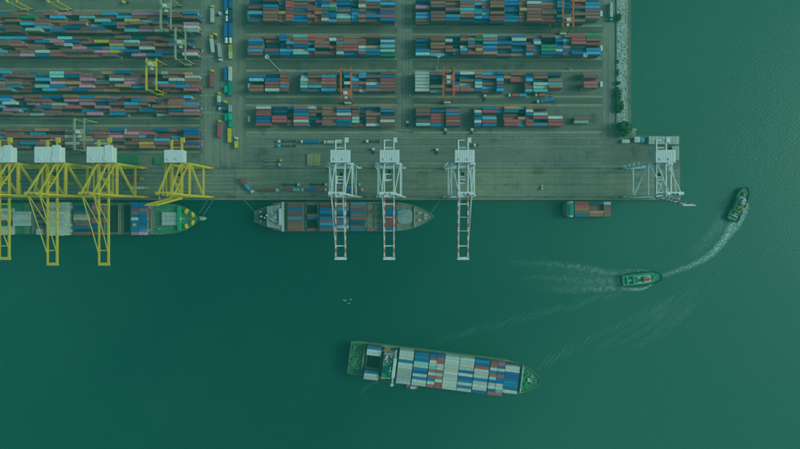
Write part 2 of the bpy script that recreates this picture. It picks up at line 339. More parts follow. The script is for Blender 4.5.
AE = [(415.6,'BBpkccb',40),(430.8,'bbbkbbb',40),(445.6,'bodbkcB',40),(460.1,'cbbcobd',40),(475,'rcdcccd',20),(482.3,'crbBtBd',20),(490,'bbbkrbr',40),(504.6,'BBBBBBB',40),(519.4,'bbbobbb',20),(526.8,'dwbbrbr',40),(541.8,'Bobbbbr',40),(556.8,'cccdkcd',20),(564,'dBdddbd',20),(571.4,'rrbBbdb',40),(585.8,'dccbbb.',40)]
BW = [(248,'bcBbcb',40),(264.5,'bbkkrB',40),(279.6,'BBBdcB',20),(286.6,'kocbcB',20),(293.6,'tbbBwt',40),(307.8,'rrckcr',20),(314.8,'brbbkb',40),(329.4,'kwkrbb',20),(336.6,'krcrbw',20),(344,'bbbrrB',40),(358.6,'orbwcr',20),(366,'bkkoBB',40),(380.4,'kwBttg',40)]
BE = [(415.8,'bBddBt',40),(430.8,'bbobbc',40),(445.6,'dwkrbd',20),(452.8,'dBkkoB',20),(460.2,'bbkwcb',20),(467.8,'doBbbb',20),(475.4,'bgdbob',20),(482.9,'tbccBo',40),(497.2,'ddBbdb',40),(511.6,'BwBdBo',40),(526.2,'bkbbbc',20),(533.6,'bcwBcr',20),(541,'bkkggB',40),(556,'tBBBwB',20),(563.6,'btBoBb',20),(571,'rrrddB',40),(586,'gbrkcc',40)]
CW = [(249,'kBtkbb',40),(265,'kdBrbw',40),(280,'bbrocr',20),(300.4,'BwwtwB',20),(307.7,'bbbbcb',40),(321.6,'bcrobc',40),(337,'kkdkkb',20),(344.2,'BckwBb',20),(351.4,'bccrBb',20),(358.9,'cckbrw',20),(366,'dbbwBb',40),(380.4,'bBrbrb',40)]
CE = [(415.2,'wwwwww',40),(430.4,'bBkdot',40),(445,'ktcbdr',20),(452.4,'BkkBpr',20),(460.2,'wBbtob',40),(475,'obBtwB',20),(482.2,'cbdbcb',40),(496.7,'BccrBc',20),(504.2,'.o....',20),(511.4,'bbr...',40),(526,'kBcrbc',20),(534.2,'bbdwtt',40),(549,'k.oco.',40),(584,'bb.rb.',40)]
DW = [(256.4,'wrrBBr',40),(272.3,'ddkrr.',40),(287.2,'Bkkkrb',20),(294,'bBBrwb',40),(308.5,'wbbkkk',20),(315.5,'kbkBbk',20),(322.3,'bbbbbb',40),(336.8,'bBwrBB',40),(351.8,'bbbwtb',20),(358.9,'kdkkdk',20),(366,'dbbbbw',40),(380.4,'bBdbwb',40)]
DE = [(416,'bbbdbt',40),(430.8,'kBrrrB',40),(445.8,'dbBrrb',40),(474.6,'kwBBwB',20),(482.6,'BrkcrB',40),(497,'rB....',20),(504,'oBkkrr',40),(518.4,'tdkobc',20),(525.8,'bwBrbr',20),(533,'bktrkc',40),(547.8,'...wrr',40),(575.6,'...rt.',40)]
GW, GE = 'containers in the blocks beside the lorry road', 'containers in the blocks beside the shore road'
band(DW, 124.4, 6, 'lowest block beside lorry road', GW, 2, (3, 4), 9.0); band(DE, 124.4, 6, 'lowest block beside shore road', GE, 2, (3, 4), 9.0)
band(CW, 89.6, 6, 'third block beside lorry road', GW, 3, (4,), 10.4); band(CE, 89.6, 6, 'third block beside shore road', GE, 3, (3, 4), 10.4)
band(BW, 53.2, 6, 'second block beside lorry road', GW, 4); band(BE, 53.2, 6, 'second block beside shore road', GE, 4)
band(AW, 19.8, 7, 'top block beside lorry road', GW, 5); band(AE, 19.8, 7, 'top block beside shore road', GE, 5)
# left-hand yard
OVER = {
 0: [(29,11,'r'),(28,16,'g'),(57,17,'c'),(70,12,'p'),(84,17.5,'t'),(96,21.5,'t'),(22,25,'c'),(40,26,'c'),(3,26,'B'),(70,27.5,'B'),(110,10.5,'c'),(110,14,'c'),(125,15.5,'c'),(145,12.5,'p'),(158,12.5,'p'),(158,19,'B'),(136,20,'y'),(115,24,'B'),(128,29,'t'),(145,29.5,'p'),(184,13,'B'),(188,26,'w')],
 1: [(26,36.5,'c'),(58,37,'t'),(56,40,'p'),(100,41,'y'),(70,42,'B'),(40,42,'B'),(26,46,'r'),(42,50,'w'),(127,42.5,'t'),(117,43,'y'),(143,46.5,'w'),(158,44.5,'r'),(172,46,'p'),(117,50,'c'),(130,51,'B'),(157,53,'B'),(110,52.5,'y'),(145,53,'p'),(85,49,'p'),(5,51.5,'c'),(22,54.5,'p'),(97,52.5,'p'),(172,42,'B'),(185,50,'r'),(188,53,'w')],
 2: [(5,71.5,'c'),(58,74,'t'),(110,71.5,'o'),(129,71.5,'B'),(5,78,'B'),(48,78.5,'c'),(90,79,'p'),(130,78,'p'),(110,78,'w'),(130,84,'p'),(58,84,'p'),(72,84,'o'),(90,85,'p'),(12,86,'B'),(39,87,'t'),(52,89,'c'),(78,89,'B'),(177,78,'w'),(170,81.5,'B'),(177,85,'c'),(188,88,'r')],
 3: [(5,96,'B'),(86,96.5,'B'),(60,97,'B'),(105,97,'o'),(5,102,'w'),(105,101,'B'),(75,99,'p'),(117,103,'r'),(73,106,'r'),(105,106,'p'),(128,103.5,'c'),(145,109,'B'),(187,105,'c'),(188,109,'p'),(15,111.5,'p'),(5,108,'c'),(94,114,'p'),(40,106.5,'B'),(172,111,'B'),(94,102,'p')],
 4: [(117,130,'B'),(128,133,'p'),(139,133,'y'),(147,133,'r'),(184,132.5,'B'),(157,139.5,'c'),(140,143,'c'),(150,143.5,'y'),(68,136.5,'w'),(70,142.5,'w'),(15,136.5,'r'),(40,137,'r'),(185,144.5,'B'),(193,146,'r'),(20,144,'B')]}
LB = [(30.2, 'top'), (54.6, 'second'), (89.4, 'third'), (113.6, 'fourth'), (146.5, 'lowest')]
for k, (y6, nm) in enumerate(LB):
    zt = 10.4
    for row in range(6):
        py = y6 - row * 3.42
        gy = W(0, y6, zt).y + row * 2.86
        x = W(198, 0, zt).x - rnd.choice((0, 0, 0, L20 + .25)); bi = 0
        while x > W(-40, 0, zt).x:
            pxc = NPX + (x - L40 / 2 - NX) / (S * (H - zt) / H)
            c = None
            for (ox, oy, oc) in OVER[k]:
                if abs(ox - pxc) < 7.4 and abs(oy - py) < 1.75: c = oc
            L = 20 if (c is None and rnd.random() < 0.22) else 40
            ll = L40 if L == 40 else L20
            base = 3 + (math.sin(bi * 1.7 + k * 2.1) > -0.3)
            n = base + rnd.choice((0, 0, 0, -1, 1))
            if c is None:
                c = rnd.choice('bbbbbbbbbbbobbbbaBdpcrb')
                if rnd.random() < 0.22: n = rnd.choice((0, 1, 2))
            else: n = max(n, 4)
            n = min(n, 4 if k == 4 else 5)
            if n: stack(L, c, x - ll / 2, gy, 0.05, n, 0, f"{ORD[row]} row from bottom, {ORD[min(bi,19)]} slot from lorry road, {nm} far block", 'containers in the dense blocks across the lorry road', 7 + (4 - k) * 0.1)
            x -= ll + 0.42; bi += 1

# ------------------------------------------------------------------ ship-to-shore cranes
def sts(name, label, cx, m, boomm, raised=False, house=(14.6, 9.2), zg=43.0, outreach=47.0, boomlen=41.0, apex=66.0, spread=19.0):
    yL, yW = W(0, 168.2).y, W(0, 197.0).y            # rails
    root = empty(name, (cx, yW, 0)); tag(root, label, 'crane', 'ship-to-shore cranes along the quay')
    G = yL - yW; hx = spread / 2; mm = M[m]; gx = 3.8; tk = 1.3 if m == 'craneyellow' else 1.0
    for sx in (-1, 1):
        for y in (0, G):
            MB().bar((sx * hx, y, 3.0), (sx * (hx - 0.6), y, zg), 1.9 * tk, 1.5 * tk, 1.5 * tk, 1.3 * tk).build('leg', mm, root)
            bg_ = MB().box(sx * hx - 3.4, sx * hx + 3.4, y - 0.7, y + 0.7, 1.0, 2.4).build('bogie', mm, root)
            for i in range(4): MB().tube((sx * hx - 2.6 + i * 1.7, y - 0.4, 0.6), (sx * hx - 2.6 + i * 1.7, y + 0.4, 0.6), 0.55).build('wheel', M['steel'], bg_)
            bf = MB().box(sx * (hx + 3.5), sx * (hx + 5.2), y - 0.35, y + 0.35, 1.2, 1.9).build('buffer', M['redpaint'], root)
        MB().bar((sx * hx, 0, 15), (sx * hx, G, 15), 0.8 * tk, 1.5 * tk).build('tie_beam', mm, root)
        MB().bar((sx * (hx - .5), G, zg - 2), (sx * hx, 0.5, 16), 1.15 * tk).build('diagonal_brace', mm, root)
        MB().bar((sx * (hx - .6), 0, zg - 1), (sx * (hx - .6), G, zg - 1), 1.0 * tk, 1.4 * tk).build('side_beam', mm, root)
    for y in (0, G):
        MB().bar((-hx - 3.2, y, 3.2), (hx + 3.2, y, 3.2), 1.5, 1.5).build('sill_beam', mm, root)
        MB().bar((-hx, y, 15.5), (hx, y, 15.5), 1.2, 1.8).build('portal_beam', mm, root)
        MB().bar((-hx - .3, y, zg), (hx + .3, y, zg), 1.6, 1.8).build('top_beam', mm, root)
    # fixed girders with walkway
    yb = G + 18.5
    for sx in (-1, 1):
        MB().bar((sx * gx, -1.5, zg + 1.4), (sx * gx, yb, zg + 1.4), 1.0, 1.8).build('girder', mm, root)
        MB().box(sx * (gx + .5) - (.0 if sx > 0 else .9), sx * (gx + .5) + (.9 if sx > 0 else 0), -1.5, yb, zg + 1.9, zg + 2.0).build('walkway', M['cable'] if m == 'cranewhite' else mm, root)
    for y in (2.5, G * 0.5, G + 3, yb - 6, yb):
        MB().bar((-gx, y, zg + 1.2), (gx, y, zg + 1.2), 0.7, 0.8).build('girder_cross_beam', mm, root)
    MB().box(gx - .4, gx + 2.4, yb - 2.0, yb + 1.8, zg + 1, zg + 3.2).build('cable_reel_platform', mm, root)
    # machinery house
    hw, hd = house; hy = G + 0.6
    h = MB().box(-hw / 2 + .6, hw / 2 + .6, hy, hy + hd, zg + 2.4, zg + 7.6).build('machinery_house', M['white'], root)
    rf = MB().box(-hw / 2 + .3, hw / 2 + .9, hy - .3, hy + hd + .3, zg + 7.6, zg + 7.95)
    rf.build('roof', M['roof'], h)
    rb = MB()
    for i in range(1, 8):
        x = -hw / 2 + .6 + hw * i / 8; rb.box(x - .12, x + .12, hy, hy + hd, zg + 7.95, zg + 8.1)
    rb.build('roof_seam', M['white'], h)
    if hw > 18:
        MB().box(hw * .22, hw / 2 + .4, hy + .4, hy + hd + 1.5, zg + 7.2, zg + 8.4).build('upper_house', M['roof'], h)
    for vx in (-.25, .2): MB().box(hw * vx - .6, hw * vx + .6, hy + 1.5, hy + 2.9, zg + 8.05, zg + 8.7).build('roof_vent', M['white'], h)
    # A-frame over the waterside legs
    ya = 1.0
    for sx in (-1, 1):
        MB().bar((sx * (hx - .6), 0, zg), (sx * (gx + .8), ya, apex), 1.1 * tk, 1.1 * tk, .8 * tk, .8 * tk).build('mast_leg', mm, root)
        MB().bar((sx * (gx + .8), ya, apex), (sx * gx, G + 1.5, zg + 2.2), 0.75 * tk).build('backstay', mm, root)
        MB().bar((sx * (gx + .8), ya, apex - 7), (sx * (hx - .8), G * .98, zg + 1.0), 0.6 * tk).build('mast_brace', mm, root)
    MB().bar((-gx - 2.4, ya, apex), (gx + 2.4, ya, apex), 1.2, 1.4).build('mast_beam', mm, root)
    MB().box(-gx - 2.6, gx + 2.6, ya - 1.1, ya + 1.1, apex + .7, apex + .85).build('mast_platform', mm, root)
    for sx in (-1.6, 1.6): MB().tube((sx - .2, ya - .9, apex + 1.2), (sx + .2, ya - .9, apex + 1.2), 1.0, n=12).build('sheave', M['cable'], root)
    # boom: its own pivot at the hinge
    L = boomlen if raised else outreach
    hinge = Vector((0, -2.0, zg + 1.4)); ang = R(-82) if raised else 0.0
    rot = Matrix.Rotation(ang, 4, 'X')
    def bm(fn, nm, mt):
        o = fn.build(nm, mt, root); o.location = hinge; o.rotation_euler = (ang, 0, 0); return o
    for sx in (-1, 1):
        bm(MB().bar((sx * gx, 0, 0), (sx * gx, -L, 0), 1.05, 1.6, .95, 1.2), 'boom_girder', boomm)
        bm(MB().box(sx * (gx - .55) - (.6 if sx > 0 else 0), sx * (gx - .55) + (0 if sx > 0 else .6), -L, -1, .3, .36), 'boom_walkway', M['cable'] if m == 'cranewhite' else mm)
    for t_ in (.10, .32, .55, .80, .995):
        bm(MB().bar((-gx, -L * t_, 0), (gx, -L * t_, 0), .8 if t_ in (.10, .80, .995) else .4, .8), 'boom_cross_beam', mm)
    bm(MB().box(-gx - .9, gx + .9, -L - 1.6, -L + .4, -.6, -.1), 'boom_tip_platform', mm)
    if not raised:
        for sx in (-1, 1):
            for t_ in (.40, .84):
                MB().bar((sx * (gx + .6), ya, apex), (sx * gx, -2 - L * t_, zg + 2.2), .42 * tk).build('forestay', mm, root)
        ty = G * rnd.uniform(.45, .62)
        tr = MB().box(-gx + .5, gx - .5, ty - 3, ty - 2.2, zg - .6, zg + .5).box(-gx + .5, gx - .5, ty + 2.2, ty + 3, zg - .6, zg + .5).box(-gx + .5, -gx + 1.2, ty - 2.2, ty + 2.2, zg - .6, zg + .5).box(gx - 1.2, gx - .5, ty - 2.2, ty + 2.2, zg - .6, zg + .5).build('trolley', mm, root)
        MB().box(-1.2, 1.2, ty + 3.4, ty + 6.0, zg - 4.2, zg - 1.4).build('operator_cab', M['glass'], tr)
        sp = MB().box(-6, 6, ty - 1.0, ty - .6, 26.0, 26.6).box(-6, 6, ty + .6, ty + 1.0, 26.0, 26.6).box(-1.5, 1.5, ty - 1, ty + 1, 26.1, 26.9).build('spreader', M['cable'], root)
        for a in (-2, 2):
            for b_ in (-.8, .8): MB().bar((a, ty + b_, 26.5), (a, ty + b_, zg), .12).build('hoist_rope', M['cable'], root)
    else:
        for sx in (-1, 1):
            e = rot @ Vector((sx * gx, -L * .5, .8)) + hinge
            MB().bar((sx * (gx + .6), ya, apex), e, .35 * tk).build('forestay', mm, root)
        MB().box(-gx + .5, gx - .5, 9, 9.7, zg - .6, zg + .5).box(-gx + .5, gx - .5, 14.3, 15, zg - .6, zg + .5).box(-gx + .5, -gx + 1.1, 9.7, 14.3, zg - .6, zg + .5).box(gx - 1.1, gx - .5, 9.7, 14.3, zg - .6, zg + .5).build('trolley', mm, root)
        MB().box(-1.2, 1.2, 15.4, 18, zg - 4.2, zg - 1.4).build('operator_cab', M['glass'], root)
    # stair tower on a landside leg
    st = MB()
    for i in range(9):
        z0 = 3 + i * 4.4; s_ = 1 if i % 2 else -1
        st.bar((-hx - 1.6, G - 2.2 * s_, z0), (-hx - 1.6, G + 2.2 * s_, z0 + 4.4), .7, .15)
        st.box(-hx - 2.0, -hx - 1.2, G + 2.2 * s_ - .5, G + 2.2 * s_ + .5, z0 + 4.35, z0 + 4.45)
    st.build('stair_tower', mm, root)
    return root
ZK = S * (H - 44.4) / H
def cx_of(px): return NX + (px - NPX) * ZK
sts('quay_crane', 'yellow crane with white machinery house cut off by the photo edge, boom lowered', cx_of(4.6), 'craneyellow', M['craneyellow'], house=(20, 11.6), outreach=47)
sts('quay_crane', 'yellow crane with wide white machinery house, middle of three lowered yellow booms', cx_of(52.6), 'craneyellow', M['craneyellow'], house=(20, 11.6), outreach=51.5)
sts('quay_crane', 'yellow crane with lowered boom next to the raised yellow crane', cx_of(104), 'craneyellow', M['craneyellow'], house=(20, 11.6), outreach=51.5)
sts('quay_crane', 'yellow crane with its boom raised, over the green-decked bow', cx_of(177), 'craneyellow', M['craneyellow'], True)
sts('quay_crane', 'white crane with red banded lowered boom over the middle of the berthed ship', cx_of(340.6), 'cranewhite', M['bands'])
sts('quay_crane', 'white crane with red banded lowered boom over the bow of the ship', cx_of(389.2), 'cranewhite', M['bands'])
sts('quay_crane', 'white crane with red banded boom lowered over open water', cx_of(463.2), 'cranewhite', M['bands'])
sts('quay_crane', 'white crane with its boom raised at the end of the quay', cx_of(661), 'cranewhite', M['bands'], True)

# ------------------------------------------------------------------ yard gantry cranes on tyres
def rtg(label, px, py, m, ztop=18.5, span=25.0, gap=8.0, trol=0.5, name='yard_gantry_crane', group=None):
    c = W(px, py, ztop); mm = M[m]
    root = empty(name, (c.x, c.y, 0.05)); tag(root, label, 'gantry crane', group or 'rubber-tyred gantry cranes over the stacks')
    hs = span / 2
    for sy in (-1, 1):
        for sx in (-1, 1):
            MB().bar((sx * gap / 2, sy * hs, 2.2), (sx * gap / 2, sy * hs, ztop - .5), .85, .85, .7, .7).build('leg', mm, root)
            for k in (-.9, .9):
                MB().tube((sx * gap / 2 + k, sy * hs - .3, .75), (sx * gap / 2 + k, sy * hs + .3, .75), .75, n=10).build('wheel', M['rubber'], root)
        MB().bar((-gap / 2 - 1.4, sy * hs, 2.0), (gap / 2 + 1.4, sy * hs, 2.0), .8, .9).build('sill_beam', mm, root)
        MB().bar((-gap / 2, sy * hs, ztop - 2.2), (gap / 2, sy * hs, ztop - 2.2), .5).build('end_tie', mm, root)
    for sx in (-1, 1):
        MB().bar((sx * gap / 2, -hs - 1, ztop), (sx * gap / 2, hs + 1, ztop), .7, 1.3).build('girder', mm, root)
        MB().box(sx * gap / 2 + (.45 if sx > 0 else -1.05), sx * gap / 2 + (1.05 if sx > 0 else -.45), -hs, hs, ztop + .5, ztop + .56).build('walkway', mm, root)
    ty = -hs + 3.2 + trol * (span - 6.4)
    tr = MB().box(-gap / 2 - .3, gap / 2 + .3, ty - 2.2, ty + 2.2, ztop + .7, ztop + 1.2).build('trolley', mm, root)
    MB().box(-1.9, 1.5, ty - 1.4, ty + 1.2, ztop + 1.2, ztop + 2.8).build('hoist_drum', M['white'], tr)
    MB().box(1.7, 3.2, ty + .2, ty + 1.9, ztop + 1.2, ztop + 2.4).build('winch_motor', mm, tr)
    MB().box(-1.1, 1.1, ty - 4.4, ty - 2.3, ztop - 2.6, ztop - .1).build('operator_cab', M['white'], tr)
    MB().box(-6.1, 6.1, ty - 1.1, ty + 1.1, 14.4, 15.0).build('spreader', M['cable'], root)
    for a in (-2, 2): MB().bar((a, ty, 15), (a, ty, ztop + .8), .14).build('hoist_rope', M['cable'], root)
    MB().box(-2.8, 2.8, -hs - 1.9, -hs - .5, 2.6, 5.0).build('power_unit', M['white'] if m == 'craneorange' else mm, root)
    return root
rtg('orange gantry crane over the third block beside the lorry road', 346, 83, 'craneorange', trol=.04)
rtg('orange gantry crane standing beside the all-white container stack', 448.6, 82.5, 'craneorange', trol=.72)
rtg('orange gantry crane at the top block near the shore road', 568, 11.5, 'craneorange', trol=.1)
rtg('yellow gantry crane over the third dense block beyond the lorry road', 151.6, 74.3, 'craneyellow', trol=.95)
rtg('cream gantry crane over the top dense block at the photo edge', 166, 13.0, 'cranegrey', trol=.8)
rtg('cream gantry crane next to the lorry road over the second dense block', 180.6, 43.6, 'cranegrey', trol=.55)
rtg('cream gantry crane standing behind two yellow quay crane houses', 79.6, 134.2, 'cranegrey', trol=.6)
rtg('yellow gantry crane in the corner, only its feet in the photo', 12, -13.6, 'craneyellow', trol=.6)
rtg('yellow gantry crane with only its feet showing at the photo top', 53, -13.6, 'craneyellow', trol=.6)

# ------------------------------------------------------------------ ships
def interp(tab, t):
    for (a, *va), (b_, *vb) in zip(tab, tab[1:]):
        if t <= b_:
            f = (t - a) / (b_ - a) if b_ > a else 0
            return [p + (q - p) * f for p, q in zip(va, vb)]
    return tab[-1][1:]
def hull(root, tab, L, zd, mh, md, bul=1.0, sheer=2.0, n=48, deck_name='deck'):
    """tab: (fraction from stern, half breadth at deck, half breadth at waterline)"""
    ts = sorted(set([i / n for i in range(n + 1)] + [t[0] for t in tab] + [.98, .99, .995]))
    mb = MB(); dk = MB(); zb = WZ - 2; vs_, ds = [], []
    for t in ts:
        b_, w_ = interp(tab, t); x = L * t; z = zd + sheer * max(0, (t - .8) / .2) ** 2
        ib = max(b_ - .35, 0.02); xw = x - (6.0 * max(0, (t - .9) / .1) ** 2 if t > .9 else 0)
        vs_ += [(x, b_, z + bul), (xw, w_, zb), (xw, -w_, zb), (x, -b_, z + bul), (x - (.3 if t == 1 else 0), ib, z + bul), (x - (.3 if t == 1 else 0), -ib, z + bul), (x, ib, z - .3), (x, -ib, z - .3)]
        ds += [(x, ib + .1, z), (x, -ib - .1, z)]
    fs, df = [], []
    for i in range(len(ts) - 1):
        a, b2 = 8 * i, 8 * (i + 1)
        fs += [(a, b2, b2 + 1, a + 1), (a + 2, b2 + 2, b2 + 3, a + 3), (a + 1, b2 + 1, b2 + 2, a + 2),
               (a + 4, b2 + 4, b2, a), (a + 3, b2 + 3, b2 + 5, a + 5), (a + 6, b2 + 6, b2 + 4, a + 4), (a + 5, b2 + 5, b2 + 7, a + 7)]
        df.append((2 * i, 2 * i + 1, 2 * i + 3, 2 * i + 2))
    fs += [(0, 1, 2, 3)]
    e = 8 * (len(ts) - 1); fs.append((e + 3, e + 2, e + 1, e))
    mb.add(vs_, fs).build('hull', mh, root)
    d = dk.add(ds, df).build(deck_name, md, root)
    return d
def rail(root, pts, z, m='white', name='railing', posts=True):
    mb = MB()
    for p, q in zip(pts, pts[1:]):
        mb.bar((p[0], p[1], z + 1.0), (q[0], q[1], z + 1.0), .12)
    for p in pts: mb.bar((p[0], p[1], z), (p[0], p[1], z + 1.0), .1)
    return mb.build(name, M[m], root)
def winch(root, x, y, z, m, rz=0.0, s=1.0, name='windlass'):
    o = MB().box(-1.6 * s, 1.6 * s, -1.1 * s, 1.1 * s, 0, .5 * s).tube((-1.3 * s, 0, 1.0 * s), (1.3 * s, 0, 1.0 * s), .8 * s, n=10).box(-.3 * s, .3 * s, -1.3 * s, 1.3 * s, .4 * s, 1.5 * s).build(name, M[m], root)
    o.location = (x, y, z); o.rotation_euler = (0, 0, rz); return o
def lifeboat(root, x, y, z, L=7.0):
    mb = MB(); pts = []; n = 8
    for sgn in (1, -1):
        for i in range(n + 1): pass
    ring = []
    for i in range(9):
        t = i / 8; w_ = 1.25 * math.sin(math.pi * min(max(t, .04), .96)) ** .5; ring.append((L * (t - .5), w_))
    v, f = [], []
    for (a, w_) in ring: v += [(a, -w_, .9), (a, -w_ * .7, 2.1), (a, 0, 2.5), (a, w_ * .7, 2.1), (a, w_, .9), (a, w_ * .4, 0), (a, -w_ * .4, 0)]
    for i in range(8):
        for j in range(7): f.append((7 * i + j, 7 * i + (j + 1) % 7, 7 * (i + 1) + (j + 1) % 7, 7 * (i + 1) + j))
    f += [tuple(range(6, -1, -1)), tuple(range(56, 63))]
    o = mb.add(v, f).build('lifeboat', M['orange'], root); o.location = (x, y, z); return o
def windows(parent, x, y0, y1, z, n, face='x', m='glass', s=1):
    for i in range(n):
        y = y0 + (y1 - y0) * (i + .5) / n; w_ = abs(y1 - y0) / n * .35
        mb = MB()
        if face == 'x': mb.box(min(x, x + s * .06), max(x, x + s * .06), y - w_, y + w_, z - .5, z + .5)
        else: mb.box(y - w_, y + w_, min(x, x + s * .06), max(x, x + s * .06), z - .5, z + .5)
        mb.build('window', M[m], parent)
def ship_bay(T, x0, L, cs, zb, where, group, tiers=2, pitch=2.5, pri=0, low=1, rz=0.0):
    """cs listed from the port side (top of the photo) down"""
    n = len(cs); ll = L40 if L == 40 else L20
    for i, ch in enumerate(cs):
        if ch == '.': continue
        y = ((n - 1) / 2 - i) * pitch
        k = tiers; c = ch
        if ch == 'k': k = low; c = rnd.choice('ddb')
        elif tiers > 1 and 'under way' not in group and rnd.random() < .15: k = tiers - 1
        p = T @ Vector((x0 + ll / 2, y, zb))
        stack(L, c, p.x, p.y, p.z, k, rz, f"{ORD[i]} across, {where}", group, pri, c == 'w')
def lashing(root, x, B, z, h=5.0, m='decktan', n=10, name='lashing_bridge'):
    mb = MB()
    for i in range(n + 1):
        y = -B + 2 * B * i / n; mb.box(x - .35, x + .35, y - .18, y + .18, z, z + h)
    for zz in (h * .5, h): mb.box(x - .55, x + .55, -B, B, z + zz - .1, z + zz)
    return mb.build(name, M[m], root)
def hatch(root, x0, x1, B, z, m='hatch', n=3, h=1.3):
    for i in range(n):
        y0 = -B + 2 * B * i / n + .12; y1 = -B + 2 * B * (i + 1) / n - .12
        MB().box(x0, x1, y0, y1, z, z + h).box(x0 + .5, x1 - .5, y0 + .4, y1 - .4, z + h, z + h + .12).build('hatch_cover', M[m], root)
def open_hold(root, x0, x1, B, z):
    """coaming round a flat black sheet painted as hold shade, with cell guides"""
    MB().box(x0, x1, B, B + .6, z, z + 1.4).box(x0, x1, -B - .6, -B, z, z + 1.4).box(x0 - .6, x0, -B - .6, B + .6, z, z + 1.4).box(x1, x1 + .6, -B - .6, B + .6, z, z + 1.4).build('hatch_coaming', M['deckgrey'], root)
    o = MB().box(x0, x1, -B, B, z + .04, z + .1).build('hold_shade', M['hold'], root)  # lies on the deck; its black paints the shade of a deep hold
    mb = MB()
    for i in range(1, 9):
        y = -B + 2 * B * i / 9
        mb.box(x0, x1, y - .1, y + .1, z + 1.0, z + 1.15)
    mb.build('cell_guide', M['hullblue'], o)

# --- ship with the white stacks, berthed under the yellow cranes (bow to +x)
z1 = 3.0
A1 = W(-140, 218.6, z1); L1 = W(200, 0, z1 + 2).x - A1.x; B1 = 14.1
s1 = empty('container_ship', (A1.x, A1.y, 0)); tag(s1, 'large green-decked container ship berthed under the yellow cranes', 'container ship', 'cargo ships')
T1 = Matrix.Translation((A1.x, A1.y, 0))
X1 = lambda px, z=z1: W(px, 0, z).x - A1.x
fr = lambda px: X1(px) / L1
tab1 = [(0, 12, 9), (.05, B1, 13), (fr(158), B1, 13.0), (fr(170), 13.7, 9.6), (fr(181), 12.2, 6.2), (fr(187.6), 10.2, 3.8), (fr(193.8), 7.0, 1.8), (fr(197.6), 4.2, .8), (fr(199.3), 2.2, .4), (1, .8, .2)]
d1 = hull(s1, tab1, L1, z1, M['hullblue'], M['deckgreen'], 1.0, 1.8)
bm1 = MB(); v, f = [], []
for i in range(9):
    t = i / 8; r = 2.0 * math.sqrt(max(0.05, 1 - t ** 6))
    for j in range(10):
        a = 2 * math.pi * j / 10; v.append((X1(207.2, WZ) - 12 + 11.4 * t, r * math.cos(a), WZ - .3 + r * math.sin(a)))
for i in range(8):
    for j in range(10): f.append((10 * i + j, 10 * (i + 1) + j, 10 * (i + 1) + (j + 1) % 10, 10 * i + (j + 1) % 10))
f.append(tuple(range(80, 90))); bm1.add(v, f).build('bulbous_bow', M['hullpale'], s1)
gS1 = 'containers aboard the ship under the yellow cranes'
zb = z1 + 1.6
bays1 = [(1, 'wwww', 'w', 40)]
for x0, x1 in ((-12, 9), (11, 27), (33, 48), (53, 72), (73, 88), (89, 104), (110, 121), (124, 131), (132, 148)):
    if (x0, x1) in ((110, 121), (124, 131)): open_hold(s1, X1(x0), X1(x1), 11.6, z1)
    else: hatch(s1, X1(x0), X1(x1), 12.6, z1, 'deckgreen' if x0 < 30 else 'deckgrey', 3, 1.5)
W1 = lambda px: X1(px, 11)
ship_bay(T1, W1(-5), 40, '..wwwwk.www', zb, 'second bay left of white stack, yellow-crane ship', gS1, 3, 2.5)
ship_bay(T1, W1(11.6), 40, '...wwwww...', zb, 'green hatch bay of yellow-crane ship', gS1, 2, 2.5)
ship_bay(T1, W1(33), 20, 'brbdbkbdkww', zb, 'aft short half-bay left of white stack, yellow-crane ship', gS1, 1, 2.5)
ship_bay(T1, W1(41), 20, 'bbwabwakbb.', zb, 'fore short half-bay left of white stack, yellow-crane ship', gS1, 1, 2.5)
ship_bay(T1, W1(53.4), 40, 'wwwwwwwwwww', zb, 'all-white bay of yellow-crane ship', gS1, 5, 2.56)
ship_bay(T1, W1(72.6), 40, 'gkdBotbkBkb', zb, 'mixed bay right of white stack, yellow-crane ship', gS1, 2, 2.5)
ship_bay(T1, W1(89), 40, 'rpbkkrbdkkr', zb, 'bay between two boom stays, yellow-crane ship', gS1, 1, 2.5)
ship_bay(T1, W1(132), 20, 'BBbbBwBwBBp', zb, 'aft half of foremost bay, yellow-crane ship', gS1, 3, 2.5)
ship_bay(T1, W1(139.6), 20, 'BBbBBBBBBcp', zb, 'fore half of foremost bay, yellow-crane ship', gS1, 3, 2.5)
for px in (30.5, 51, 108.5, 122.5, 150.5, 153.5): lashing(s1, X1(px), 12.6, z1, 6.0 if px < 130 else 4.2, 'decktan', 11)
MB().box(X1(149), X1(151), -12.4, 12.4, z1, z1 + 2.6).build('cargo_wall', CM['b'], s1)
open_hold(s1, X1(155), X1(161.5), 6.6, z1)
hb = z1 + .02
for i in range(4):
    for j in range(3):
        MB().box(X1(163.2) + i * 3.45, X1(163.2) + i * 3.45 + 3.2, -5.6 + j * 3.8, -5.6 + j * 3.8 + 3.55, hb, hb + 2.2).build('hatch_cover', M['hatch'], s1)
MB().box(X1(179.4), X1(181.8), -10.4, 10.4, z1 + .3, z1 + 4.0).build('breakwater', M['deckgreen2'], s1)
for (px, yy, a) in ((187.2, 6.6, 1.2), (187.2, -6.6, -1.2), (193.6, 3.5, 1.75), (193.6, -3.5, -1.75)): winch(s1, X1(px), yy, z1 + 1.0, 'craneyellow', a, 1.35)
MB().tube((X1(185), 0, z1), (X1(185), 0, z1 + 11), .35, .2).bar((X1(185), -2, z1 + 8), (X1(185), 2, z1 + 8), .3).build('foremast', M['white'], s1)
for x in range(8):
    for sy in (-1, 1): MB().tube((X1(158 + x * 3), sy * (12.6 - max(0, x - 2) * .45), z1), (X1(158 + x * 3), sy * (12.6 - max(0, x - 2) * .45), z1 + 1), .4).build('bollard', M['decktan'], s1)
for sy in (-1, 1): MB().box(X1(100), X1(164), sy * 13.2 - .3, sy * 13.2 + .3, z1 + .02, z1 + .5).build('deck_pipe', M['decktan'], s1)
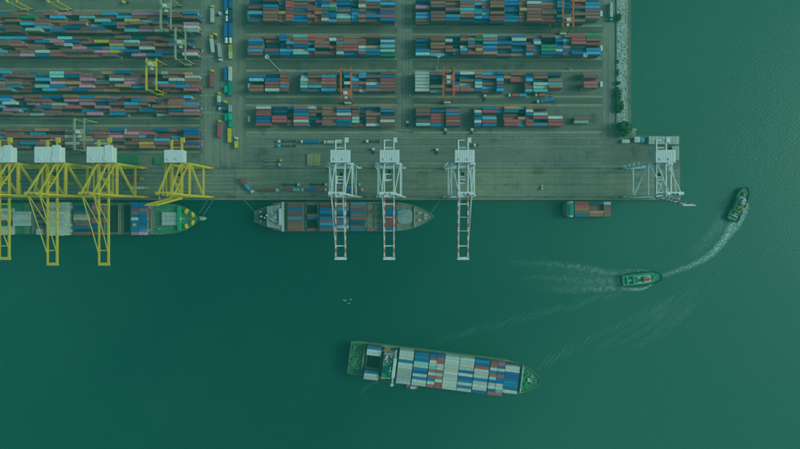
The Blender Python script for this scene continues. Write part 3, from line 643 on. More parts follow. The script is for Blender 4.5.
for k in range(12):
    MB().box(X1(157 + k * 1.9), X1(157 + k * 1.9) + rnd.uniform(.8, 2), rnd.choice((-1, 1)) * rnd.uniform(7.6, 10.5) - .5, 0, 0, 0)
    yy = rnd.choice((-1, 1)) * rnd.uniform(7.4, 10.6); xx = X1(157 + k * 1.9)
    MB().box(xx, xx + rnd.uniform(.8, 2.2), yy - .6, yy + .6, z1, z1 + rnd.uniform(.6, 1.6)).build('deck_locker', M[rnd.choice(['deckgreen2', 'hatch', 'decktan', 'white'])], s1)

# --- ship under the white cranes (bow to +x)
z2 = 1.2
A2 = W(254.6, 216.6, z2); L2 = W(433.6, 0, z2).x - A2.x; B2 = 12.6
s2 = empty('container_ship', (A2.x, A2.y, 0)); tag(s2, 'pale-decked container ship berthed under the white cranes', 'container ship', 'cargo ships')
T2 = Matrix.Translation((A2.x, A2.y, 0)); X2 = lambda px, z=z2: W(px, 0, z).x - A2.x; fr2 = lambda px: X2(px) / L2
tab2 = [(0, 4.2, 2.5), (fr2(258), 5.6, 4), (fr2(268), 9.3, 8), (fr2(276), 11.6, 10.5), (fr2(284), B2, 11.8), (fr2(392), B2, 11.8), (fr2(402), 12.0, 9.5), (fr2(412), 10.2, 7), (fr2(420), 7.6, 4.6), (fr2(427), 4.6, 2.3), (fr2(431), 2.4, .9), (1, .4, .2)]
hull(s2, tab2, L2, z2, M['hullpale'], M['decktan'], .9, 1.5)
ac = MB().prism([(X2(270), -8.4), (X2(284), -10.4), (X2(284), 10.4), (X2(270), 8.4)], z2, z2 + 9.0).build('accommodation', M['white'], s2)
MB().prism([(X2(269.8), -8.5), (X2(284), -10.5), (X2(284), 10.5), (X2(269.8), 8.5)], z2 + 9, z2 + 9.25).build('upper_deck', M['deckgrey2'], ac)
for k in range(22):
    xx = X2(rnd.uniform(272, 281.6)); yy = rnd.uniform(-6.6, 6.6); MB().box(xx, xx + rnd.uniform(.6, 2.4), yy - rnd.uniform(.3, 1), yy + rnd.uniform(.3, 1), z2 + 9.25, z2 + 9.6 + rnd.uniform(0, 1.2)).build('deck_locker', M[rnd.choice(['white', 'hatch', 'deckgrey', 'white', 'decktan'])], ac)
wh = MB().box(X2(282.5), X2(286.3), -7.0, 7.0, z2 + 9.0, z2 + 13.0).build('wheelhouse', M['white'], s2)
windows(wh, X2(286.3), -6.6, 6.6, z2 + 11.8, 9)
MB().box(X2(284.6), X2(286.6), -12.6, 12.6, z2 + 9.4, z2 + 10.2).build('bridge_wing', M['white'], s2)
for sy in (-1, 1):
    lifeboat(s2, X2(278), sy * 10.6, z2 + 2.6); MB().box(X2(274.8), X2(281.2), sy * 10.6 - .9, sy * 10.6 + .9, z2, z2 + 2.6).build('davit_stand', M['hatch'], s2)
fn = MB().prism([(X2(262.5), -3.2), (X2(270.5), -3.2), (X2(270.5), 3.2), (X2(262.5), 3.2)], z2, z2 + 8).build('funnel', M['glass'], s2)
for dx, dy in ((-2, .2), (1.0, -.9), (2.6, 1.2)):
    MB().tube((X2(266.5) + dx, dy, z2 + 8), (X2(266.5) + dx, dy, z2 + 10), .7, n=10).build('exhaust', M['white'], fn)
for sx, sy in ((-4.4, -4.0), (-4.4, 4.0), (4.4, 4.0), (4.4, -4.0)):
    MB().tube((X2(266.5) + sx, sy, z2), (X2(266.5) + sx, sy, z2 + 2.4), .9, n=10).box(X2(266.5) + sx - .8, X2(266.5) + sx + .8, sy - .8, sy + .8, z2 + 2.4, z2 + 3.0).build('vent_cowl', M['white'], s2)
winch(s2, X2(258.5), 1.8, z2, 'decktan', .2, .8); winch(s2, X2(258.5), -1.8, z2, 'decktan', -.2, .8)
MB().tube((X2(280), 0, z2 + 9), (X2(280), 0, z2 + 19), .35, .2).box(X2(280) - .2, X2(280) + .2, -2.6, 2.6, z2 + 16, z2 + 16.4).build('radar_mast', M['white'], s2)
gS2 = 'containers aboard the ship under the white cranes'; zb2 = z2 + 1.5
W2 = lambda px: X2(px, 7)
for x0, x1 in ((287.5, 302.3), (319.5, 334), (335, 349), (350, 365.4), (382.4, 397)): hatch(s2, X2(x0), X2(x1), 11.3, z2, 'deckgrey', 3, 1.4)
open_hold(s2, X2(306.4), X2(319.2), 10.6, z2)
hatch(s2, X2(367), X2(373), 10.6, z2, 'decktan', 4, 1.3); hatch(s2, X2(374), X2(380.6), 10.6, z2, 'decktan', 4, 1.3)
ship_bay(T2, W2(287.8), 40, 'bbBbbcbbbr', zb2, 'bay next to bridge, white-crane ship', gS2, 2, 2.48)
ship_bay(T2, W2(306.4), 40, 'b...bB...b', z2 + .2, 'open hold bay, white-crane ship', gS2, 1, 2.48)
ship_bay(T2, W2(319.7), 40, 'bbBBkBbcBb', zb2, 'third bay from bridge, white-crane ship', gS2, 2, 2.48)
ship_bay(T2, W2(334.8), 40, 'bbcBkBbBtb', zb2, 'fourth bay from bridge, white-crane ship', gS2, 2, 2.48)
ship_bay(T2, W2(350.4), 40, 'cbbBbbkdbB', zb2, 'fifth bay from bridge, white-crane ship', gS2, 2, 2.48)
ship_bay(T2, W2(367), 20, '...b.....b', zb2, 'tan hatch, white-crane ship', gS2, 1, 2.48)
ship_bay(T2, W2(382.8), 40, 'bbBBBrrbrB', zb2, 'bay nearest bow, white-crane ship', gS2, 2, 2.48)
for px in (304, 318.8, 366, 381.4): lashing(s2, X2(px), 11.2, z2, 3.8, 'deckgrey', 10)
hp = []
for i in range(24):
    a = 2 * math.pi * i / 24; hp.append((X2(405) + 6.6 * math.copysign(abs(math.cos(a)) ** .55, math.cos(a)), 6.2 * math.copysign(abs(math.sin(a)) ** .55, math.sin(a))))
hc = MB().prism(hp, z2, z2 + 1.3).build('forward_hatch', M['deckgrey2'], s2)
for k in (-2, 0, 2): MB().box(X2(399), X2(411), k * 2 - .1, k * 2 + .1, z2 + 1.3, z2 + 1.45).build('hatch_rib', M['decktan'], hc)
ship_bay(T2, W2(397.4), 20, '...c......', z2 + 1.4, 'forward hatch, white-crane ship', gS2, 1, 2.48)
bw = interp(tab2, fr2(414.5))[0] - .6
MB().box(X2(414), X2(414.8), -bw, bw, z2 + .2, z2 + 2.2).build('breakwater', M['hullpale'], s2)
for (px, yy, a) in ((419, 3, .3), (419, -3, -.3), (425, 1.6, .5), (425, -1.6, -.5)): winch(s2, X2(px), yy, z2 + .6, 'hatch', a, .9)
MB().tube((X2(422), 0, z2), (X2(422), 0, z2 + 9), .3, .18).build('foremast', M['white'], s2)
for sy in (-1, 1): MB().box(X2(288), X2(396), sy * 11.8 - .25, sy * 11.8 + .25, z2 + .02, z2 + .4).build('deck_pipe', M['hatch'], s2)

# --- ship under way in the channel
z3 = 5.0
PA, PB = W(349.3, 357.2, z3), W(540, 381.6, z3 + 1.5)
D3 = PB - PA; L3 = D3.to_2d().length; a3 = math.atan2(D3.y, D3.x); B3 = 14.0
s3 = empty('container_ship', (PA.x, PA.y, 0), a3); tag(s3, 'green-decked container ship with white and blue stacks under way in the channel', 'container ship', 'cargo ships')
T3 = Matrix.Translation((PA.x, PA.y, 0)) @ Matrix.Rotation(a3, 4, 'Z')
def X3(px, z=z3):
    p = W(px, 357.2 + (px - 349.3) * 24.4 / 190.7, z); return (Vector((p.x - PA.x, p.y - PA.y)).dot(Vector((math.cos(a3), math.sin(a3)))))
fr3 = lambda px: X3(px) / L3
tab3 = [(0, 13.7, 11), (.03, B3, 12.5), (fr3(505), B3, 13), (fr3(516), 13.4, 10.5), (fr3(524), 11.2, 7), (fr3(531), 8.0, 4), (fr3(536), 5.0, 2), (fr3(539), 2.4, .7), (1, .5, .2)]
hull(s3, tab3, L3, z3, M['hullgrey'], M['deckgreen'], 1.0, 1.2)
gS3 = 'containers aboard the ship under way'; zb3 = z3 + 1.6
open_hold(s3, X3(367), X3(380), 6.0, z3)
W3 = lambda px: X3(px, 12)
MB().box(X3(362.6), X3(363.8), -12.6, 12.6, z3, z3 + 2.6).build('breakwater', M['decktan'], s3)
ship_bay(T3, W3(366.0), 40, 'Bww.....Bww', zb3, 'bay behind bridge, ship under way', gS3, 3, 2.56, rz=a3)
bays3 = [(398.2, 'wwwBwwaaaaa', 40), (413.6, 'BBBtwBBwBww', 40), (428.7, 'BrwwtbwrBwr', 20), (436.1, 'Brrwwbwbwrr', 20), (443.8, 'wwwwewwwwww', 40), (458.6, 'wwwaBwBBeBw', 40), (473.6, 'BBrwwwBwwwB', 40), (488.9, 'brwBrtBwwBr', 20), (496.4, 'rBwBrBBwwtr', 20), (504.4, '.wwBBBBBBw.', 40)]
nmb = ['first bay ahead of bridge', 'second bay ahead of bridge', 'third bay aft half', 'third bay fore half', 'all-white fourth bay', 'fifth bay ahead of bridge', 'sixth bay ahead of bridge', 'seventh bay aft half', 'seventh bay fore half', 'foremost bay']
for (px, s_, L), nm in zip(bays3, nmb):
    t_ = 3 if px < 500 else 2
    ship_bay(T3, W3(px), L, s_, zb3, f'{nm}, ship under way', gS3, t_, 2.56, rz=a3)
    if L == 40 or px in (428.7, 488.9): hatch(s3, X3(px), X3(px + 14.2), 12.9, z3, 'hullblue', 3, 1.5)  # dark covers paint the shade in the gaps between bays
for px in (397.4, 412.8, 427.8, 443, 458, 473, 488.2, 503.6): lashing(s3, X3(px), 13.2, z3, 5.4, 'hullblue', 11)  # dark colour also stands in for shade between the bays
# superstructure
sp = MB().box(X3(383.5), X3(395.5), -10.5, 10.5, z3, z3 + 12).build('accommodation', M['hatch'], s3)
MB().box(X3(384.0), X3(394.5), -9.9, 1.4, z3 + 12, z3 + 12.2).build('upper_deck', M['deckgreen2'], sp)
MB().box(X3(384.0), X3(394.5), 1.8, 9.9, z3 + 12, z3 + 12.2).build('upper_deck', M['deckgrey'], sp)
wh = MB().box(X3(393.2), X3(396.2), -8, 8, z3 + 12, z3 + 16).build('wheelhouse', M['white'], s3)
windows(wh, X3(396.2), -7.6, 7.6, z3 + 14.6, 10)
MB().box(X3(393.8), X3(395.4), -14.6, 14.6, z3 + 12.2, z3 + 13.2).build('bridge_wing', M['hatch'], s3)
MB().box(X3(393.2), X3(396.0), -15.6, -13.8, z3 + 12.2, z3 + 14.2).build('wing_cab', M['white'], s3)
fn = MB().box(X3(384.2), X3(387.6), -4.6, -.6, z3 + 12, z3 + 18).build('funnel', CM['B'], s3)
for dy in (-3.6, -1.6): MB().tube((X3(386), dy, z3 + 18), (X3(386), dy, z3 + 19.5), .6, n=10).build('exhaust', M['hold'], fn)
for k in range(14):
    xx = X3(rnd.uniform(384.5, 392)); yy = rnd.uniform(2.4, 9); MB().box(xx, xx + rnd.uniform(.8, 2.6), yy - rnd.uniform(.3, .9), yy + rnd.uniform(.3, .9), z3 + 12.2, z3 + 12.8 + rnd.uniform(0, 1)).build('deck_locker', M[rnd.choice(['white', 'white', 'hold', 'hatch', 'decktan'])], s3)
lifeboat(s3, X3(385.5), 11.6, z3 + 7); lifeboat(s3, X3(384.6), -11.6, z3 + 7)
for sy in (-1, 1): MB().box(X3(383), X3(388.5), sy * 11.7 - 1, sy * 11.7 + 1, z3, z3 + 7).build('davit_stand', M['hatch'], s3)
MB().tube((X3(391), -1.5, z3 + 12), (X3(391), -1.5, z3 + 22), .35, .2).bar((X3(391), -5, z3 + 19), (X3(391), 2, z3 + 19), .35).bar((X3(391) - 2, -1.5, z3 + 20), (X3(391) + 2, -1.5, z3 + 20), .3).build('radar_mast', M['white'], s3)
for k in range(12):
    xx = X3(rnd.uniform(351.5, 360)); yy = rnd.uniform(-11.5, 11.5)
    if k < 5: winch(s3, xx, yy, z3, rnd.choice(['deckgreen2', 'decktan']), rnd.uniform(0, 3), .8)
    else: MB().tube((xx, yy, z3), (xx, yy, z3 + .9), .45, n=8).build('bollard', M['decktan'], s3)
rail(s3, [(.6, -13), (.6, 13)], z3 + .9, 'decktan')
for k in range(46):
    if k < 30: xx = X3(rnd.uniform(351, 361.5)); yy = rnd.uniform(-12, 12)
    else:
        px = rnd.uniform(522.5, 533); xx = X3(px); yy = rnd.uniform(-1, 1) * (interp(tab3, fr3(px))[0] - 2)
    MB().box(xx, xx + rnd.uniform(.4, 1.8), yy - rnd.uniform(.2, .7), yy + rnd.uniform(.2, .7), z3 + .1, z3 + rnd.uniform(.7, 1.6)).build('deck_fitting', M[rnd.choice(['decktan', 'deckgreen2', 'hatch', 'craneyellow', 'hold', 'deckgreen2'])], s3)
MB().box(X3(520.4), X3(521.6), -11.3, 11.3, z3 + .1, z3 + 3.2).build('breakwater', M['hatch'], s3)
for (px, yy, a) in ((526, 4, .4), (526, -4, -.4), (531, 1.5, .7), (531, -2.2, -.7)): winch(s3, X3(px), yy, z3 + .5, 'deckgreen2', a, .9)
MB().tube((X3(529), 0, z3), (X3(529), 0, z3 + 10), .4, .2).box(X3(529) - 1.6, X3(529) + 1.6, -1.6, 1.6, z3 + .4, z3 + 1.6).build('foremast', M['white'], s3)
for sy in (-1, 1):
    MB().box(X3(366), X3(505), sy * 13.3 - .25, sy * 13.3 + .25, z3 + .02, z3 + .4).build('deck_pipe', M['hatch'], s3)

# ------------------------------------------------------------------ small craft
def workboat(name, label, cat, group, p, ang, L, B, md, mh, zd=-1.2, fender=True):
    root = empty(name, (p.x, p.y, 0), ang); tag(root, label, cat, group)
    tab = [(0, B * .42, B * .36), (.06, B * .49, B * .42), (.5, B * .5, B * .45), (.72, B * .49, B * .40), (.86, B * .41, B * .28), (.94, B * .30, B * .15), (.985, B * .16, B * .05), (1, B * .08, .1)]
    hull(root, [(t, a, b_) for t, a, b_ in tab], L, zd, mh, md, .7, .9, 24)
    if fender:
        mb = MB(); pts = [(L * t, interp(tab, t)[0] + .15) for t in (0, .06, .3, .5, .72, .86, .94, .985, 1)]
        for sy in (-1, 1):
            for (x0, y0), (x1, y1) in zip(pts, pts[1:]): mb.bar((x0, sy * y0, zd + .5), (x1, sy * y1, zd + .5), .5)
        mb.bar((0, -B * .42, zd + .5), (0, B * .42, zd + .5), .5)
        mb.build('fender', M['rubber'], root)
    return root
def tug(label, p, ang, L, B, bright, hw=1.0):
    md = M['deckgreen2'] if bright else M['deckgreen']
    r = workboat('tugboat', label, 'tugboat', 'tugboats', p, ang, L, B, md, M['hullblue']); z = -1.2
    dh = MB().prism([(L * .28, -B * .30), (L * .62, -B * .30), (L * .70, -B * .2), (L * .70, B * .2), (L * .62, B * .30), (L * .28, B * .30)], z, z + 2.6).build('deckhouse', M['white'] if bright else M['hatch'], r)
    MB().prism([(L * .30, -B * .26), (L * .60, -B * .26), (L * .67, -B * .16), (L * .67, B * .16), (L * .60, B * .26), (L * .30, B * .26)], z + 2.6, z + 2.75).build('upper_deck', md, dh)
    wp = [(L * .49, -B * .17), (L * .60, -B * .17), (L * .65, -B * .09), (L * .65, B * .09), (L * .60, B * .17), (L * .49, B * .17)]
    wh = MB().prism(wp, z + 2.75, z + 5.6).build('wheelhouse', M['white'], r)
    MB().prism([(x, y * 1.06) for x, y in wp], z + 4.1, z + 4.9).build('window_band', M['glass'], wh)
    MB().prism([(x + .1, y * .8) for x, y in wp], z + 5.6, z + 5.75).build('roof', M['redpaint'] if bright else M['hatch'], wh)
    for sy in (-1, 1):
        f_ = MB().box(L * .33, L * .40, sy * B * .18 - .6, sy * B * .18 + .6, z + 2.6, z + 6.0).build('funnel', M['craneyellow'] if not bright else M['white'], r)
        MB().tube((L * .36, sy * B * .18, z + 6), (L * .36, sy * B * .18, z + 6.6), .3).build('exhaust', M['hold'], f_)
    MB().tube((L * .56, 0, z + 5.7), (L * .54, 0, z + 11), .22, .12).bar((L * .55, -1.6, z + 8.6), (L * .55, 1.6, z + 8.6), .2).build('mast', M['redpaint'], r)
    winch(r, L * .80, 0, z + .3, 'decktan', 0, 1.0); winch(r, L * .20, 0, z, 'hatch', 0, .9)
    MB().box(L * .13, L * .145, -B * .3, B * .3, z, z + 1.6).build('tow_bar', M['white'], r)
    MB().box(L * .44, L * .48, -.8, .8, z + 2.75, z + 4.0).build('fire_monitor', M['redpaint'], r)
    for k, (fx, fy) in enumerate(((.05, .3), (.05, -.3), (.88, .22), (.88, -.22), (.24, .38), (.24, -.38))):
        MB().tube((L * fx, B * fy, z), (L * fx, B * fy, z + .8), .35).build('bollard', M['hatch'] if bright else M['craneyellow'], r)
    return r
p, q = W(621.8, 281.2, -1), W(661.6, 276.6, -1); d = q - p
tug('bright green tugboat with white deckhouse crossing the channel', p, math.atan2(d.y, d.x), d.length, 10.6, True)
TUG1 = (p, q)
p, q = W(731.6, 220.5, -1), W(746.4, 187.5, -1); d = q - p
tug('olive green tugboat turning away from the quay end', p, math.atan2(d.y, d.x), d.length, 10.2, False)
TUG2 = (p, q)
# coaster / barge with rust containers
p, q = W(561.8, 209.2, -1), W(607.6, 209.2, -1)
zb_ = -.6; Lb = (q - p).length; Bb = 14.6
bg2 = empty('feeder_barge', (p.x, p.y, 0), 0); tag(bg2, 'small container barge with a bright green bridge moored below the quay', 'barge', 'cargo ships')
tb = [(0, 3.2, 2), (.05, 6.3, 5), (.12, 7.3, 6.6), (.88, 7.3, 6.6), (.95, 5.6, 4), (.99, 2.6, 1.6), (1, 1.2, .5)]
hull(bg2, tb, Lb, zb_, M['hullblue'], M['deckgrey'], .7, .3, 20)
mbf = MB()
hs_ = MB().box(Lb * .105, Lb * .205, -6.6, 6.6, zb_, zb_ + 5).build('bridge_house', M['white'], bg2)
MB().box(Lb * .14, Lb * .215, -5.4, 5.4, zb_ + 5, zb_ + 5.3).build('roof', CM['g'], hs_)
MB().box(Lb * .14, Lb * .218, -5.4, 5.4, zb_ + 5.3, zb_ + 5.5).build('roof_deck', M['deckgreen2'], hs_)
MB().box(Lb * .10, Lb * .135, -5.0, 4.0, zb_ + 5, zb_ + 6.0).build('bridge_deck', CM['B'], hs_)
windows(hs_, Lb * .205, -5, 5, zb_ + 4.0, 7)
MB().tube((Lb * .12, 0, zb_ + 5), (Lb * .12, 0, zb_ + 11), .2, .12).build('mast', M['white'], bg2)
MB().box(Lb * .045, Lb * .075, -1.2, 1.2, zb_, zb_ + 2.6).build('engine_casing', M['deckgreen2'], bg2)
for sy in (-1, 1): MB().box(Lb * .13, Lb * .18, sy * 6.1 - .7, sy * 6.1 + .7, zb_ + 5, zb_ + 6).build('life_raft', M['white'], bg2)
Tb = Matrix.Translation((p.x, p.y, 0)); gB = 'containers aboard the barge'
ship_bay(Tb, Lb * .235, 40, 'rrobB', zb_ + .4, 'aft bay of small barge', gB, 2, 2.55, low=1)
ship_bay(Tb, Lb * .235 + 12.5, 40, 'dbbob', zb_ + .4, 'middle bay of small barge', gB, 2, 2.55)
ship_bay(Tb, Lb * .235 + 25, 20, 'wbbbb', zb_ + .4, 'bow bay of small barge', gB, 2, 2.55)
MB().box(Lb * .89, Lb * .92, -1.4, 1.4, zb_, zb_ + 1.2).build('windlass', M['decktan'], bg2)
# pilot launch alongside the moving ship
pl = W(406.6, 386.2, -2)
r = workboat('pilot_launch', 'small red and white launch alongside the ship under way', 'boat', None, pl, a3, 11.5, 3.6, M['hatch'], M['redpaint'], -2.3, False)
c_ = MB().box(3.6, 7.2, -1.1, 1.1, -2.3, -.3).build('cabin', M['white'], r); MB().box(3.4, 7.4, -1.2, 1.2, -.3, -.15).build('roof', M['white'], c_)
MB().box(7.2, 7.26, -.9, .9, -1.3, -.6).build('windscreen', M['glass'], c_)

# ------------------------------------------------------------------ wakes
def foam_ripple_mat(name, dens, scale, lo, hi, col=(0.50, 0.56, 0.53)):
    m = bpy.data.materials.new(name); m.use_nodes = True; t = m.node_tree; b = t.nodes['Principled BSDF']
    b.inputs['Base Color'].default_value = (*col, 1); b.inputs['Roughness'].default_value = .8
    tc = t.nodes.new('ShaderNodeUVMap'); sx = t.nodes.new('ShaderNodeSeparateXYZ'); t.links.new(tc.outputs[0], sx.inputs[0])
    g = t.nodes.new('ShaderNodeNewGeometry')
    n = t.nodes.new('ShaderNodeTexNoise'); n.inputs['Scale'].default_value = scale; n.inputs['Detail'].default_value = 8; n.inputs['Roughness'].default_value = .7
    t.links.new(g.outputs['Position'], n.inputs['Vector'])
    def mth(op, a, b2=None):
        k = t.nodes.new('ShaderNodeMath'); k.operation = op
        for i, q in enumerate((a, b2)):
            if q is None: continue
            if isinstance(q, (int, float)): k.inputs[i].default_value = q
            else: t.links.new(q, k.inputs[i])
        return k.outputs[0]
    v_ = mth('SUBTRACT', 1.0, mth('POWER', mth('ABSOLUTE', mth('MULTIPLY_ADD', sx.outputs[1], 2.0)), 1.5)) if False else None
    ab = mth('ABSOLUTE', mth('SUBTRACT', mth('MULTIPLY', sx.outputs[1], 2.0), 1.0))
    edge = mth('SUBTRACT', 1.0, mth('POWER', ab, 1.6))
    k = t.nodes.new('ShaderNodeMapRange'); k.inputs[1].default_value = lo; k.inputs[2].default_value = hi; t.links.new(n.outputs[0], k.inputs[0])
    al = mth('MULTIPLY', mth('MULTIPLY', edge, k.outputs[0]), mth('MULTIPLY', sx.outputs[0], dens)); 
    cl = t.nodes.new('ShaderNodeClamp'); t.links.new(al, cl.inputs[0]); t.links.new(cl.outputs[0], b.inputs['Alpha'])
    return m
F_dense = foam_ripple_mat('foam_dense', 1.3, .6, .36, .66); F_thin = foam_ripple_mat('foam_thin', .42, .3, .36, .74); F_wisp = foam_ripple_mat('foam_wisp', .80, .42, .40, .72); F_rip = foam_ripple_mat('ripple_light', .15, .12, .26, .68)  # last one: light on ripple slopes, put into pale colour
def catmull(pts, n=12):
    out = []; P = [pts[0]] + list(pts) + [pts[-1]]
    for i in range(1, len(P) - 2):
        for j in range(n):
            t = j / n; a, b_, c, d = (np.array(P[i + k], float) for k in (-1, 0, 1, 2))
            out.append(.5 * (2 * b_ + (c - a) * t + (2 * a - 5 * b_ + 4 * c - d) * t * t + (3 * b_ - a - 3 * c + d) * t ** 3))
    out.append(np.array(P[-2], float)); return out
foam_z = [WZ + .03]
def ribbon(name, label, pts, m, parent=None):
    """pts: (photo x, photo y, width m, strength)"""
    pp = catmull(pts); v, f, uv = [], [], []
    foam_z[0] += .006; z = foam_z[0]
    w_ = [W(a[0], a[1], WZ) for a in pp]
    for i, a in enumerate(pp):
        d = (w_[min(i + 1, len(pp) - 1)] - w_[max(i - 1, 0)]).normalized(); nrm = Vector((-d.y, d.x, 0))
        for k in range(5):
            s_ = k / 4; q = w_[i] + nrm * (s_ - .5) * a[2]; v.append((q.x, q.y, z)); uv.append((max(a[3], 0), s_))
    for i in range(len(pp) - 1):
        for k in range(4): f.append((5 * i + k, 5 * (i + 1) + k, 5 * (i + 1) + k + 1, 5 * i + k + 1))
    me = bpy.data.meshes.new(name); me.from_pydata(v, [], f); ul = me.uv_layers.new(name='UVMap')
    for l in me.loops: ul.data[l.index].uv = uv[l.vertex_index]
    me.materials.append(m); o = bpy.data.objects.new(name, me); C.objects.link(o)
    if parent is not None: o.parent = parent
    elif label: tag(o, label, 'wake', kind='stuff')
    return o
wk = ribbon('wake_foam', 'white curving foam wake trailing from the olive tugboat', [(734, 219, 9, 1), (730, 230, 9, 1), (721, 244, 8, .95), (708, 256.5, 7, .8), (690, 266, 6, .6), (668, 274, 5, .45), (655, 278, 4, .25)], F_dense)
ribbon('outer_foam', '', [(733, 193, 4, .5), (727, 206, 8, .9), (722, 218, 11, .9), (714, 232, 14, .7), (702, 246, 15, .45), (688, 258, 15, .15)], F_thin, wk)
ribbon('side_foam', '', [(748, 203, 4, .6), (744.5, 213, 5.5, 1), (738, 225, 6, .8), (730, 236, 5, .4)], F_dense, wk)
wk2 = ribbon('wake_foam', 'pale foam lines spreading behind the bright green tugboat', [(622, 281, 8, .9), (612, 281.4, 7, .8), (590, 280.6, 7, .62), (560, 278.6, 7, .40), (520, 277, 6, .1)], F_wisp)
ribbon('side_foam', '', [(652, 271, 2.5, .5), (636, 270.8, 5, .75), (620, 272.4, 6, .7), (596, 270.4, 6.5, .7), (570, 265.6, 7, .55), (540, 264, 7, .32), (505, 262, 7, .05)], F_wisp, wk2)
ribbon('side_foam', '', [(653, 283.5, 2, .6), (644, 288.4, 3, .9), (634, 289.4, 3.5, .8), (622, 288.4, 4, .5)], F_dense, wk2)
ribbon('side_foam', '', [(624, 288, 4, .6), (612, 288.4, 6, .8), (595, 289.6, 7, .62), (565, 290, 7, .36), (540, 289, 6, .06)], F_wisp, wk2)
ribbon('side_foam', '', [(618, 276, 5, .5), (604, 275.4, 8, .6), (580, 273, 9, .42), (550, 271, 9, .2), (520, 269, 8, .02)], F_thin, wk2)
ribbon('side_foam', '', [(618, 285, 5, .5), (604, 285.2, 8, .6), (580, 285.4, 9, .42), (552, 284.6, 9, .2), (525, 283, 8, .02)], F_thin, wk2)
ribbon('stern_foam', '', [(624, 274, 5, .7), (619.5, 281, 7, .8), (624, 287.5, 5, .7)], F_dense, wk2)
wk3 = ribbon('wake_foam', 'faint foam streak beside the launch and the moving ship', [(420, 386.4, 2, .5), (404, 385.4, 2, .6), (386, 381.5, 2.5, .5), (374, 383, 3, .55), (366, 388, 3, .4), (359, 396, 3, .15)], F_thin)
rp = None
crests = []
def lerp2(p, q, t): return (p[0] + (q[0] - p[0]) * t, p[1] + (q[1] - p[1]) * t)
inner = [(700, 268), (668, 300), (630, 328), (588, 352)]; outer = [(738, 244), (716, 282), (684, 318), (640, 350), (560, 370)]
cin, cout = catmull(inner, 20), catmull(outer, 15)
for k in range(10):                      # stern waves of the turning tug, parallel to its curved track
    t = k / 9; t0 = rnd.uniform(.02, .3); t1 = rnd.uniform(.6, 1.0); n = 6; pts = []
    for i in range(n):
        u = t0 + (t1 - t0) * i / (n - 1); p = lerp2(cin[int(u * (len(cin) - 1))], cout[int(u * (len(cout) - 1))], t); pts.append(p)
    crests.append((pts, rnd.uniform(1.8, 3.0)))
for k in range(24):                      # short oblique ripples stepping away behind the crossing tug
    c = lerp2((628, 292), (440, 340), k / 23 + rnd.uniform(-.015, .015)); ln = rnd.uniform(18, 30); a = R(rnd.uniform(31, 40))
    crests.append(([(c[0] + ln * (u - .4) * math.cos(a), c[1] - ln * (u - .4) * math.sin(a) + 2 * (u - .5) ** 2) for u in (0, .3, .65, 1)], rnd.uniform(1.7, 2.8)))
for k in range(16):
    c = lerp2((668, 302), (540, 366), k / 15); ln = rnd.uniform(18, 32); a = R(rnd.uniform(44, 52))
    crests.append(([(c[0] + ln * (u - .4) * math.cos(a), c[1] - ln * (u - .4) * math.sin(a)) for u in (0, .3, .65, 1)], rnd.uniform(1.7, 2.8)))
for i, (cpts, wd) in enumerate(crests):
    n = len(cpts); pts = [(x, y, wd, (.15 + .85 * math.sin(math.pi * (k + .3) / (n - .4))) * rnd.uniform(.5, 1.0)) for k, (x, y) in enumerate(cpts)]  # flat pale strips paint the light that ripple slopes catch
    o = ribbon('wave_crest', 'faint pale streaks painted as light on ripples, fanning out below the tugboats', pts, F_rip, rp)
    if rp is None: rp = o
for x, y, a in ((345, 300, 2), (349, 303, 1.5), (351, 299, 1.2)):
    ribbon('wave_crest', '', [(x - a, y, .9, .6), (x, y + .5, 1.3, 1), (x + a, y + .3, .9, .5)], F_dense, rp)

# ------------------------------------------------------------------ road vehicles
CABW = {'w': M['white'], 'y': M['craneyellow'], 'g': CM['T'], 'c': CM['c'], 'B': CM['B']}
def lorry(label, px, py, deg, cab='w', bed=True, load=None, bedm='decktan', group='lorries on the terminal', bedlen=12.6):
    """px, py: the cab; deg: heading, 0 = towards +x, 90 = up the photo. load: list of (length, colour, place text)"""
    p = W(px, py, 2.5); a = R(deg)
    root = empty('lorry', (p.x, p.y, .07), a); tag(root, label, 'lorry', group)
    cb = MB().add([(-1.1,-1.22,.6),(1.2,-1.22,.6),(1.2,1.22,.6),(-1.1,1.22,.6),(-1.0,-1.15,3.2),(.85,-1.15,3.2),(.85,1.15,3.2),(-1.0,1.15,3.2)],
                  [(3,2,1,0),(4,5,6,7),(0,1,5,4),(1,2,6,5),(2,3,7,6),(3,0,4,7)]).build('cab', CABW[cab], root)
    MB().add([(1.16,-1.02,1.9),(1.16,1.02,1.9),(.93,1.02,2.95),(.93,-1.02,2.95)], [(0,1,2,3)]).build('windscreen', M['glass'], cb)
    MB().box(-.9, .5, -.85, .85, 3.2, 3.32).build('roof_panel', CABW[cab], cb)
    MB().box(-4.4, 1.0, -.45, .45, .6, 1.0).build('chassis', M['steel'], root)
    ws = [.2, -2.9] + ([-bedlen, -bedlen - 1.3] if bed else [])
    wm = MB().tube((0, -.16, 0), (0, .16, 0), .5, n=10).mesh('wheel', M['rubber'])
    for x in ws:
        for y in (-1.05, 1.05):
            o = bpy.data.objects.new('wheel', wm); C.objects.link(o); o.parent = root; o.location = (x, y, .5)
    if bed:
        MB().box(-bedlen - 1.9, -1.9, -.5, .5, 1.0, 1.25).box(-bedlen - 1.9, -bedlen - 1.5, -1.2, 1.2, 1.05, 1.3).box(-2.4, -2.0, -1.2, 1.2, 1.05, 1.3).box(-bedlen / 2 - 2.4, -bedlen / 2 - 2, -1.2, 1.2, 1.05, 1.3).build('trailer_bed', M[bedm], root)
    if load:
        x = -2.0
        for L, c, wtxt in load:
            ll = L40 if L == 40 else L20
            q = Matrix.Translation(root.location) @ Matrix.Rotation(a, 4, 'Z') @ Vector((x - ll / 2, 0, 1.32))
            cont(L, c, q, a, wtxt, 'containers carried on lorries', 1)
            x -= ll + .25
    return root
